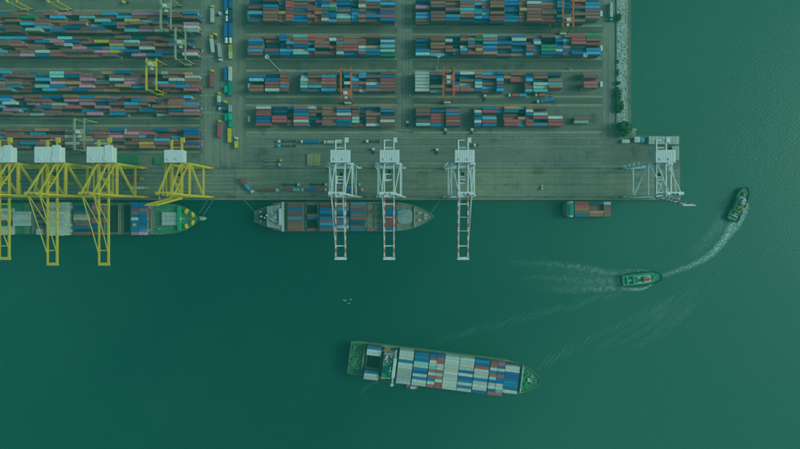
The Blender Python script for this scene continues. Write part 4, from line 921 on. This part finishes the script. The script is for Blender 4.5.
lorry('yellow-cabbed lorry with a long white box at the top of the lorry road', 212.4, 6.2, 90, 'y', True, [(40, 'w', 'on yellow-cabbed lorry at top of road')])
lorry('yellow-cabbed lorry carrying a slightly askew white box', 211.2, 36.2, 97, 'y', True, [(40, 'w', 'askew on yellow-cabbed lorry in road')])
lorry('white-cabbed lorry hauling a grey box down the road', 220.4, 59.8, -85, 'w', True, [(40, 'a', 'on white-cabbed lorry heading down road')])
lorry('yellow-cabbed lorry carrying a red box in mid road', 212, 70.6, 90, 'y', True, [(40, 'r', 'on yellow-cabbed lorry in mid road')])
lorry('yellow-cabbed lorry carrying a red box at the lower end of the road', 219.6, 121, 90, 'y', True, [(40, 'r', 'on yellow-cabbed lorry at lower road end')])
lorry('yellow-cabbed lorry with a short white box beside the blue parked lorries', 219.2, 93.2, 90, 'y', True, [(20, 'w', 'on yellow-cabbed lorry above blue cabs')], bedlen=8)
lorry('yellow tractor unit without trailer standing in the lorry road', 215.4, 34, 80, 'y', False)
lorry('white tractor unit alone between the road lanes', 220, 13.4, 10, 'w', False)
lorry('blue tractor unit under the short white box', 217.4, 104, 90, 'B', False)
lorry('blue tractor unit beside the white cab at the lower road', 222.6, 107.6, 90, 'B', False)
lorry('white tractor unit below the two blue cabs', 220, 108.6, -60, 'w', False)
lorry('yellow tractor unit next to the blue cabs', 225, 101.6, 90, 'y', False)
lorry('second yellow tractor unit below the blue cabs', 225, 108.4, 90, 'y', False)
lorry('white tractor unit at the foot of the container queue', 236, 137.8, 70, 'w', False)
# queue of parked trailers and tanks along x = 224..232
for px, y0, L, c, tx in ((225.9, 3.2, 40, 'B', 'queue front, inner lane'), (230.2, 3.2, 40, 'B', 'queue front, outer lane'), (230.4, 14.8, 40, 'd', 'queue beside white tanks'), (225.9, 29.6, 40, 'B', 'inner one of blue pair in queue'), (230.2, 29.6, 40, 'B', 'outer one of blue pair in queue'),
                     (230.2, 55, 20, 'e', 'queue below yellow one'), (230.2, 48, 20, 'y', 'queue below round tanks'), (225.8, 73.6, 40, 'B', 'narrow pair in queue, inner lane'), (230, 73.6, 40, 'w', 'narrow pair in queue, outer lane'),
                     (226, 89, 20, 'T', 'short one of green pair in queue'), (230, 88.6, 40, 'T', 'long one of green pair in queue'), (226.2, 117, 20, 'T', 'inner one of lower green trio'), (230, 116.4, 20, 'T', 'outer one of lower green trio'), (230.5, 124, 20, 'T', 'last one of lower green trio'),
                     (229.2, 135.2, 40, 'y', 'lower end of queue'), (236, 144.4, 20, 'y', 'below white tractor unit by road'), (226, 107, 20, 'd', 'queue by yellow cabs'), (230, 108.4, 20, 'a', 'queue by yellow cabs')):
    p = W(px, y0, 3.4)
    tr = MB().box(-6.2 if L == 40 else -3.2, 6.2 if L == 40 else 3.2, -.5, .5, .9, 1.2).build('trailer', M['steel'])
    for x in ((-5, -3.7, 4) if L == 40 else (-2.3, 1.8)):
        for y in (-1, 1): MB().tube((x, y - .16, .5), (x, y + .16, .5), .5, n=8).build('wheel', M['rubber'], tr)
    tr.location = (p.x, p.y, .07); tr.rotation_euler = (0, 0, R(90)); tag(tr, f'parked trailer under the {COLS[c][0]} container, {tx}', 'trailer', 'parked trailers in the queue')
    cont(L, c, (p.x, p.y, 1.3), R(90), tx, 'containers parked in the lorry road queue', 1)
def tank(label, px, py, r=1.25, L=5.4):
    p = W(px, py, 2.5); root = empty('tank_container', (p.x, p.y, .07), R(90)); tag(root, label, 'tank', 'white tank containers in the queue')
    v, f = [], []; prof = [(-.5, .15), (-.47, .7), (-.4, 1), (.4, 1), (.47, .7), (.5, .15)]
    for t, k in prof:
        for j in range(16):
            a = 2 * math.pi * j / 16; v.append((L * t, r * k * math.cos(a), 2.3 + r * k * math.sin(a)))
    for i in range(5):
        for j in range(16): f.append((16 * i + j, 16 * i + (j + 1) % 16, 16 * (i + 1) + (j + 1) % 16, 16 * (i + 1) + j))
    MB().add(v, f).build('tank_shell', M['white'], root)
    fr_ = MB()
    for sx in (-1, 1):
        for sy in (-1, 1): fr_.bar((sx * 3, sy * 1.2, .9), (sx * 3, sy * 1.2, 3.5), .14)
        fr_.bar((sx * 3, -1.2, 3.5), (sx * 3, 1.2, 3.5), .14)
    for sy in (-1, 1): fr_.bar((-3, sy * 1.2, .9), (3, sy * 1.2, .9), .14)
    fr_.build('frame', M['steel'], root)
    MB().tube((0, 0, 3.5), (0, 0, 3.75), .4).build('hatch_lid', M['hatch'], root)
    MB().box(-3, 3, -.5, .5, .5, .88).build('trailer_bed', M['steel'], root)
    for x in (-2.2, 1.9):
        for y in (-.95, .95): MB().tube((x, y - .16, .45), (x, y + .16, .45), .45, n=8).build('wheel', M['rubber'], root)
tank('white tank, upper of two beside the navy container', 226.7, 11.2); tank('white tank, lower of two beside the navy container', 226.7, 18.6)
tank('round white tank below the blue pair, inner lane', 226.1, 40.4, 1.35); tank('round white tank below the blue pair, outer lane', 230.2, 40.4, 1.35)
# apron lorries
lorry('white-cabbed lorry with an empty dark trailer, upper of the parked pair', 278.8, 141.2, 180, 'w', True, None, 'steel')
lorry('skyblue-cabbed lorry with an empty dark trailer, lower of the parked pair', 278.8, 145.6, 180, 'c', True, None, 'steel')
lorry('white-cabbed lorry carrying a blue box along the back road', 302, 141.6, 180, 'w', True, [(40, 'B', 'on lorry along back road')])
lorry('white-cabbed lorry with cream boxes beside the first white crane', 325, 142, 180, 'w', True, [(20, 'e', 'front box on lorry behind first white crane'), (20, 'e', 'rear box on lorry behind first white crane')])
lorry('white-cabbed lorry behind the second white crane, upper one', 367, 141.2, 180, 'w', True, None, 'steel', bedlen=9)
lorry('white tractor unit between the two white crane houses', 373.2, 149, 90, 'w', False)
lorry('lorry with an empty rust trailer, upper of two by the tan plates', 281, 160.4, 0, 'y', True, None, 'decktan')
lorry('white-cabbed lorry with an empty trailer, lower of two by the tan plates', 279.6, 164.6, 0, 'w', True, None, 'decktan')
lorry('white-cabbed lorry turning diagonally at the quay with a skyblue box', 252, 191.6, -48, 'w', True, [(20, 'c', 'on diagonal turning lorry'), (20, 'r', 'rear box on diagonal turning lorry')])
lorry('white-cabbed lorry carrying a single red box by the quay edge', 277, 190, 0, 'w', True, [(40, 'b', 'on lorry nearest diagonal lorry')])
lorry('white-cabbed lorry with an empty trailer in the upper apron lane', 298.6, 184.6, 0, 'w', True, None, 'steel')
lorry('white-cabbed lorry with a mint box at the quay edge', 302.6, 189.6, 0, 'w', True, [(20, 't', 'on quay-edge lorry'), (20, 'r', 'rear box on quay-edge lorry')])
lorry('white-cabbed lorry waiting under the first white crane, upper lane', 326, 184.4, 0, 'w', True, None, 'steel')
lorry('white-cabbed lorry with a blue box before the first white crane', 325.6, 189.6, 0, 'w', True, [(20, 'r', 'front box before first white crane'), (20, 'B', 'rear box before first white crane')])
lorry('white-cabbed lorry leaving the first white crane, upper lane', 359.6, 184.4, 0, 'w', True, None, 'steel')
lorry('white-cabbed lorry with a blue box under the first white crane legs', 362, 189.6, 0, 'w', True, [(20, 'r', 'front box under first white crane'), (20, 'B', 'rear box under first white crane')])
lorry('white-cabbed lorry with a green box beside the orange crane', 550, 24.4, 180, 'w', True, [(40, 'g', 'on lorry beside orange crane')])
lorry('white-cabbed lorry with red and skyblue boxes below the third block', 509.6, 95.2, 180, 'w', True, [(20, 'r', 'front box on lorry below third block'), (20, 'c', 'rear box on lorry below third block')])
lorry('white-cabbed lorry with one short red box below the third block', 536, 95, 180, 'w', True, [(20, 'r', 'on lorry with one box below third block')])
lorry('white-cabbed lorry hauling a blue box in the lane between blocks', 537.8, 101.4, 187, 'w', True, [(40, 'B', 'on lorry in lane between lower blocks')])
lorry('white tractor unit below the third block near the orange crane', 485, 95.6, 90, 'w', False)
lorry('white tractor unit below the lowest block by the rust stack', 445.6, 129.4, 90, 'w', False)
lorry('white tractor unit below the gap in the lowest block', 472, 129.4, 90, 'w', False)
lorry('white tractor unit in the aisle between the blocks', 407.4, 122, 90, 'w', False)
lorry('white tractor unit behind the third white crane, on its near side', 437, 149.4, 90, 'w', False)
lorry('white tractor unit alone behind the third white crane house', 474.6, 145, 180, 'w', False)
lorry('green-cabbed lorry with a long white box on the shore road', 611, 19.6, -90, 'g', True, [(40, 'w', 'on lorry on shore road')])
lorry('yellow-cabbed lorry with a white box beside the yellow crane legs', 146.6, 187.8, 0, 'y', True, [(40, 'w', 'on apron lorry beside yellow crane')])
lorry('yellow-cabbed lorry with a red box among the yellow crane legs', 141.4, 178.6, 0, 'y', True, [(40, 'r', 'on apron lorry among yellow cranes')])
lorry('yellow tractor unit between yellow crane legs', 69.6, 183.6, 0, 'y', False)
lorry('yellow tractor unit at the top of the dense yard', 123.2, 1.8, 180, 'y', False)
lorry('olive yellow tractor unit beside the dense blocks', 56, 11.6, 90, 'y', False)
def car(label, px, py, deg, m):
    p = W(px, py, 1); root = empty('car', (p.x, p.y, .07), R(deg)); tag(root, label, 'car')
    MB().add([(-2.2,-.9,.3),(2.2,-.9,.3),(2.2,.9,.3),(-2.2,.9,.3),(-2.2,-.85,.95),(2.1,-.85,.85),(2.1,.85,.85),(-2.2,.85,.95)], [(3,2,1,0),(4,5,6,7),(0,1,5,4),(1,2,6,5),(2,3,7,6),(3,0,4,7)]).build('body', m, root)
    MB().add([(-2.0,-.8,.95),(1.0,-.8,.9),(1.0,.8,.9),(-2.0,.8,.95),(-1.7,-.68,1.5),(.3,-.68,1.5),(.3,.68,1.5),(-1.7,.68,1.5)], [(3,2,1,0),(0,1,5,4),(1,2,6,5),(2,3,7,6),(3,0,4,7)]).build('window', M['glass'], root)
    MB().box(-1.7, .3, -.68, .68, 1.5, 1.56).build('roof', m, root)
    for x in (-1.4, 1.4):
        for y in (-.8, .8): MB().tube((x, y - .1, .32), (x, y + .1, .32), .32, n=8).build('wheel', M['rubber'], root)
car('white car parked alone on the open apron', 542, 187.4, 80, M['white'])
# hatch covers landed on the quay, tan plates, green hatch stacks
def plate(label, x0, y0, x1, y1, m, z=1.4, n=2):
    p, q = W(x0, y1, z), W(x1, y0, z); root = empty('hatch_cover_stack', ((p.x + q.x) / 2, (p.y + q.y) / 2, .07)); tag(root, label, 'hatch cover', 'ship hatch covers landed on the quay')
    hx, hy = (q.x - p.x) / 2, (q.y - p.y) / 2
    for i in range(n):
        a, b_ = -hx + 2 * hx * i / n + .12, -hx + 2 * hx * (i + 1) / n - .12
        MB().box(a, b_, -hy, hy, 0, z).box(a + .4, b_ - .4, -hy + .4, hy - .4, z, z + .1).build('panel', m, root)
    rb = MB()
    for i in range(1, 6): rb.box(-hx + .2, hx - .2, -hy + 2 * hy * i / 6 - .1, -hy + 2 * hy * i / 6 + .1, z + .1, z + .2)
    rb.build('rib', m, root)
plate('tan hatch covers lying on the apron beside the first white crane', 306.8, 154, 320, 165.6, M['tan'])
plate('dark green hatch covers behind the third lowered yellow crane', 116, 155.4, 138.6, 163.2, M['deckgreen'], 2.4, 3)
plate('dark green hatch covers behind the raised yellow crane', 154, 157.6, 168, 164.6, M['deckgreen'], 1.8, 2)

# ------------------------------------------------------------------ buildings and small fixtures at the quay end
def shed(name, label, x0, y0, x1, y1, h, m, roofm, n=6, cat='building', ribs_along='x'):
    p, q = W(x0, y1, h), W(x1, y0, h); root = empty(name, ((p.x + q.x) / 2, (p.y + q.y) / 2, 0)); tag(root, label, cat)
    hx, hy = (q.x - p.x) / 2, (q.y - p.y) / 2
    wl = MB().box(-hx + .3, hx - .3, -hy + .3, hy - .3, 0, h - .4).build('wall', m, root)
    rf = MB().add([(-hx,-hy,h-.4),(hx,-hy,h-.4),(hx,hy,h-.4),(-hx,hy,h-.4),(-hx,0,h+.3),(hx,0,h+.3)], [(0,1,5,4),(2,3,4,5),(1,2,5),(3,0,4),(3,2,1,0)]).build('roof', roofm, root)
    for i in range(1, n):
        x = -hx + 2 * hx * i / n
        MB().bar((x, -hy, h - .32), (x, 0, h + .38), .22).bar((x, 0, h + .38), (x, hy, h - .32), .22).build('roof_seam', roofm, rf)
    MB().box(-.5, .5, -hy + .2, -hy + .32, 0, 2.1).build('door', M['steel'], root)
    for i in range(3): MB().box(-hx * .7 + i * hx * .5, -hx * .7 + i * hx * .5 + 1.0, -hy + .22, -hy + .31, 1.2, 2.1).build('window', M['glass'], root)
cream = pmat('shed_roof', (0.44, 0.43, 0.36), .7, 0, 0, .4, .2)
shed('quay_shed', 'long pale-roofed shed at the quay corner behind the raised white crane', 649, 136.2, 679, 144.0, 4, M['hatch'], cream, 9)
shed('quay_shed', 'narrow pale shed along the quay end beside the crane', 672.6, 146, 679, 160, 3.5, M['hatch'], cream, 4)
shed('site_cabin', 'small white cabin near the tree at the quay end', 622.3, 139.4, 629.6, 142.8, 2.8, M['white'], M['roof'], 4, 'cabin')
shed('site_cabin', 'square white cabin between the tree and the long shed', 634.8, 136.8, 640, 142.2, 3, M['white'], M['roof'], 3, 'cabin')
shed('site_cabin', 'turquoise cabin next to the square white cabin', 640.6, 137.6, 644.6, 142.2, 2.8, CM['T'], CM['c'], 3, 'cabin')
for i, (px, py) in enumerate(((601.5, 13.5), (601.5, 48), (601.5, 84), (248.6, 16.6), (248.6, 50), (249, 86), (249, 119))):
    p = W(px, py, 2.4); root = empty('power_cabinet', (p.x, p.y, .02)); tag(root, f"white power cabinet at the {['top', 'second', 'third', 'top', 'second', 'third', 'lowest'][i]} block end by the {'shore' if i < 3 else 'lorry'} road", 'power cabinet', 'power cabinets at the block ends')
    MB().box(-.85, .85, -2.1, 2.1, .15, 2.3).build('body', M['white'], root); MB().box(-1, 1, -2.3, 2.3, 2.3, 2.45).build('roof', M['roof'], root)
    MB().box(-1.1, 1.1, -2.4, 2.4, 0, .15).build('plinth', M['concrete'], root)
    for y in (-1, 1): MB().box(.85, .9, y - .8, y + .8, .3, 2.1).build('door', M['hatch'], root)
for label, bx, by in (('tall floodlight mast between the second and third block beside the lorry road', 279.3, 70.2), ('tall floodlight mast above the orange crane by the white stack', 436.2, 69), ('tall floodlight mast near the shore road between the blocks', 570, 68.8)):
    p = W(bx, by); root = empty('floodlight_mast', (p.x, p.y, .04)); tag(root, label, 'floodlight', 'floodlight masts in the yard')
    MB().tube((0, 0, 0), (0, 0, 40), .5, .25, 10).build('mast', M['hatch'], root)
    MB().box(-1.3, 1.3, -1.3, 1.3, 0, .6).build('base', M['concrete'], root)
    MB().tube((0, 0, 39.6), (0, 0, 39.9), 1.5, n=12).build('head_ring', M['hatch'], root)
    for j in range(8):
        a = 2 * math.pi * j / 8; MB().box(1.5 * math.cos(a) - .3, 1.5 * math.cos(a) + .3, 1.5 * math.sin(a) - .3, 1.5 * math.sin(a) + .3, 39.9, 40.4).build('lamp', M['white'], root)
# mooring lines and quay bollards
for i, (b_, z0, e) in enumerate((((203, 215.4), 4.2, (213.5, 199.2)), ((199, 213.0), 4.4, (208, 199.2)), ((256, 213), 1.8, (243, 199.2)), ((431, 213), 2.2, (441, 199.2)), ((606.5, 206), 0, (613, 199.2)))):
    p, q = W(*b_, z0), W(*e, .5)
    n = 10; mb = MB(); pr = None
    for k in range(n + 1):
        t = k / n; c = p.lerp(q, t); c.z -= 1.2 * math.sin(math.pi * t)
        if pr is not None: mb.tube(pr, c, .11, n=5)
        pr = c
    nm = ['bow of the ship under the yellow cranes', 'forecastle side of the ship under the yellow cranes', 'stern of the ship under the white cranes', 'bow of the ship under the white cranes', 'bow of the small barge'][i]
    tag(mb.build('mooring_line', M['rope']), f'thin mooring line from the {nm}', 'rope', 'mooring lines')
    tag(MB().tube((q.x, q.y + .2, .02), (q.x, q.y + .2, .55), .3, .25, 10).tube((q.x, q.y + .2, .55), (q.x, q.y + .2, .75), .42, .42, 10).build('bollard', M['steel']), f'quay bollard holding the line from the {nm}', 'bollard', 'quay bollards')

# ------------------------------------------------------------------ riprap and greenery
def rocks(name, label, x0, x1, y0, y1, zfn, n, smin, smax, m, seed):
    g = np.random.default_rng(seed)
    base = np.array([(-1,-1,-1),(1,-1,-1),(1,1,-1),(-1,1,-1),(-1,-1,1),(1,-1,1),(1,1,1),(-1,1,1)], float) * .5
    fb = np.array([(3,2,1,0),(4,5,6,7),(0,1,5,4),(1,2,6,5),(2,3,7,6),(3,0,4,7)])
    V, F = [], []
    for i in range(n):
        px, py = g.uniform(x0, x1), g.uniform(y0, y1); q = W(px, py)
        s_ = g.uniform(smin, smax); b_ = base * (1 + g.uniform(-.35, .35, (8, 3))) * s_ * g.uniform(.7, 1.3, 3)
        a = g.uniform(0, 6.28); ca, sa = math.cos(a), math.sin(a)
        rx = b_ @ np.array([[ca, sa, 0], [-sa, ca, 0], [0, 0, .7]])
        V.append(rx + np.array((q.x, q.y, zfn(px) + g.uniform(-.2, .25)))); F.append(fb + 8 * i)
    me = bpy.data.meshes.new(name); me.from_pydata(np.vstack(V).tolist(), [], np.vstack(F).tolist()); me.materials.append(m)
    o = bpy.data.objects.new(name, me); C.objects.link(o); tag(o, label, 'rocks', kind='stuff')
M['rock_dark'] = pmat('rock_wet', (0.27, 0.255, 0.215), .9, 0, .35, .3, .5)
bank = [W(616.8, 140), W(632.2, 140), W(632.2, -700), W(616.8, -700)]
bk = MB(); xs = [(616.8, .15), (624.6, .3), (627, -.4), (629.4, -2.0), (632.4, -4.2)]
v = []; f = []
for x, z in xs: v += [(W(x, 0).x, W(0, 136).y, z), (W(x, 0).x, W(0, -700).y, z)]
for i in range(len(xs) - 1): f.append((2 * i, 2 * i + 2, 2 * i + 3, 2 * i + 1))
tag(bk.add(v, f).build('embankment', ground_mat('bank_soil', (.20, .195, .165), (.26, .25, .21), (.13, .13, .10))), 'stony shore bank', kind='structure')
rocks('riprap', 'band of pale loose boulders along the shore road', 617.4, 625, -12, 126, lambda x: .3, 2600, .6, 1.5, M['rock'], 3)
rocks('riprap', 'band of darker wet boulders at the water edge', 626.6, 631.6, -12, 130, lambda x: .2 - (x - 626.5) * .72, 2200, .6, 1.5, M['rock_dark'], 4)
rocks('riprap', 'few boulders at the quay corner beside the tree', 629, 637, 128, 135.4, lambda x: -2.6, 120, .8, 1.7, M['rock_dark'], 5)
def plant(name, label, cat, px, py, rx, ry, h, n, m, seed, leaf=.55, trunk=True):
    g = np.random.default_rng(seed); p = W(px, py, h * .5); root = empty(name, (p.x, p.y, .1)); tag(root, label, cat, 'greenery on the shore bank')
    limbs = []
    tk = MB(); tk.tube((0, 0, 0), (0, 0, h * .55), .32, .2, 8)
    cl = []
    for i in range(9):
        a = g.uniform(0, 6.28); r_ = g.uniform(.35, .85); e = Vector((rx * r_ * math.cos(a), ry * r_ * math.sin(a), h * g.uniform(.55, .9)))
        tk.tube((0, 0, h * g.uniform(.25, .5)), e, .14, .05, 6); cl.append(e)
    tk.build('trunk', M['bark'], root)
    cl += [Vector((rx * g.uniform(-.6, .6), ry * g.uniform(-.6, .6), h * g.uniform(.7, 1.0))) for _ in range(14)]
    for _ in range(16):
        a = g.uniform(0, 6.28); cl.append(Vector((rx * .85 * math.cos(a), ry * .85 * math.sin(a), h * g.uniform(.35, .7))))
    V, F = [], []
    for i in range(n):
        c = cl[int(g.integers(len(cl)))]; d = g.normal(size=3); d /= np.linalg.norm(d); rr = g.uniform(.2, 1) ** .5 * min(rx, ry) * .34
        q = np.array(c) + d * rr * np.array((1, 1, .8)); q[2] = max(q[2], .2)
        u = g.normal(size=3); u /= np.linalg.norm(u); w_ = np.cross(u, d + g.normal(size=3) * .3); w_ /= np.linalg.norm(w_) + 1e-6
        s_ = leaf * g.uniform(.6, 1.4); V += [q - u * s_, q + w_ * s_ * .6, q + u * s_, q - w_ * s_ * .6]; F.append((4 * i, 4 * i + 1, 4 * i + 2, 4 * i + 3))
    me = bpy.data.meshes.new('crown'); me.from_pydata([tuple(x) for x in V], [], F); me.materials.append(m)
    o = bpy.data.objects.new('crown', me); C.objects.link(o); o.parent = root
plant('tree', 'round dark green tree at the inner corner of the quay', 'tree', 623.6, 128.8, 6.4, 5.8, 8.5, 5200, M['leaf'], 11)
plant('bush', 'dark green bush beside the white lorry on the shore road', 'bush', 618, 17.4, 2.6, 3.3, 3.5, 1500, M['leaf'], 12, .4)
plant('bush', 'olive scrub bush on the pale boulders, upper one', 'bush', 617.6, 61.6, 1.2, 1.6, 1.4, 300, M['scrub'], 14, .3)
plant('bush', 'olive scrub patch on the pale boulders, lower one', 'bush', 617.6, 72.6, 1.1, 3.2, 1.5, 450, M['scrub'], 15, .35)
plant('bush', 'small dark bush above the long green thicket', 'bush', 618, 83, 1.9, 1.6, 2.6, 800, M['leaf'], 16, .35)
plant('bush', 'long green thicket on the bank, upper half', 'bush', 617.8, 94, 3.0, 6.0, 3.4, 2600, M['leaf'], 17, .4)
plant('bush', 'long green thicket on the bank, lower half', 'bush', 619, 106, 3.6, 6.2, 4, 2800, M['leaf'], 18, .4)

# ------------------------------------------------------------------ emit containers: 300 of each kind singly, the rest as one mass
cands.sort(key=lambda c: c[0])
left = {40: [], 20: []}; n_single = {40: 0, 20: 0}; seen = {}
for pri, L, col, loc, rz, where, group in cands:
    if pri < 50 and n_single[L] < 300:
        n_single[L] += 1
        o = bpy.data.objects.new('long_container' if L == 40 else 'short_container', CME[L]); C.objects.link(o)
        o.location = loc; o.rotation_euler = (0, 0, rz)
        o.material_slots[0].link = 'OBJECT'; o.material_slots[0].material = CM[col]
        tag(o, f"{COLS[col][0]} {'long' if L == 40 else 'short'} container, {where}", 'long container' if L == 40 else 'short container', group)
    else: left[L].append((col, loc, rz))
keys = list(COLS)
for L, items in left.items():
    if not items: continue
    V, F, MI = [], [], []
    for i, (col, loc, rz) in enumerate(items):
        ca, sa = math.cos(rz), math.sin(rz)
        V.append(BASE_V[L] @ np.array([[ca, sa, 0], [-sa, ca, 0], [0, 0, 1]]) + np.array(loc)); F.append(BASE_F + 12 * i); MI += [keys.index(col)] * 9
    nm = 'stacked_long_container' if L == 40 else 'stacked_short_container'
    me = bpy.data.meshes.new(nm); me.from_pydata(np.vstack(V).tolist(), [], np.vstack(F).tolist())
    for k in keys: me.materials.append(CM[k])
    me.polygons.foreach_set('material_index', MI); me.update()
    o = bpy.data.objects.new(nm, me); C.objects.link(o)
    tag(o, f"mass of stacked {'long' if L == 40 else 'short'} containers filling the farther blocks and lower tiers", 'containers', kind='stuff')
print('containers', len(cands), n_single, {k: len(v) for k, v in left.items()})

# ------------------------------------------------------------------ air volume added for the teal colour cast
if TINT_VOLUME:
    m = bpy.data.materials.new('tint_volume'); m.use_nodes = True; t = m.node_tree
    for nd in list(t.nodes):
        if nd.type == 'BSDF_PRINCIPLED': t.nodes.remove(nd)
    pv = t.nodes.new('ShaderNodeVolumePrincipled'); pv.inputs['Color'].default_value = (0.020, 0.235, 0.175, 1)  # added air: lifts the darks and dims the reds to imitate a teal cast
    pv.inputs['Density'].default_value = 0.00095; pv.inputs['Absorption Color'].default_value = (0.10, 0.96, 0.68, 1)
    t.links.new(pv.outputs[0], t.nodes['Material Output'].inputs['Volume'])
    hz = MB().box(-2700, 2700, -2700, 2700, -9.5, H + 6).build('tint_volume', m); tag(hz, 'sea-green air volume added to tint and veil the whole view', kind='stuff')
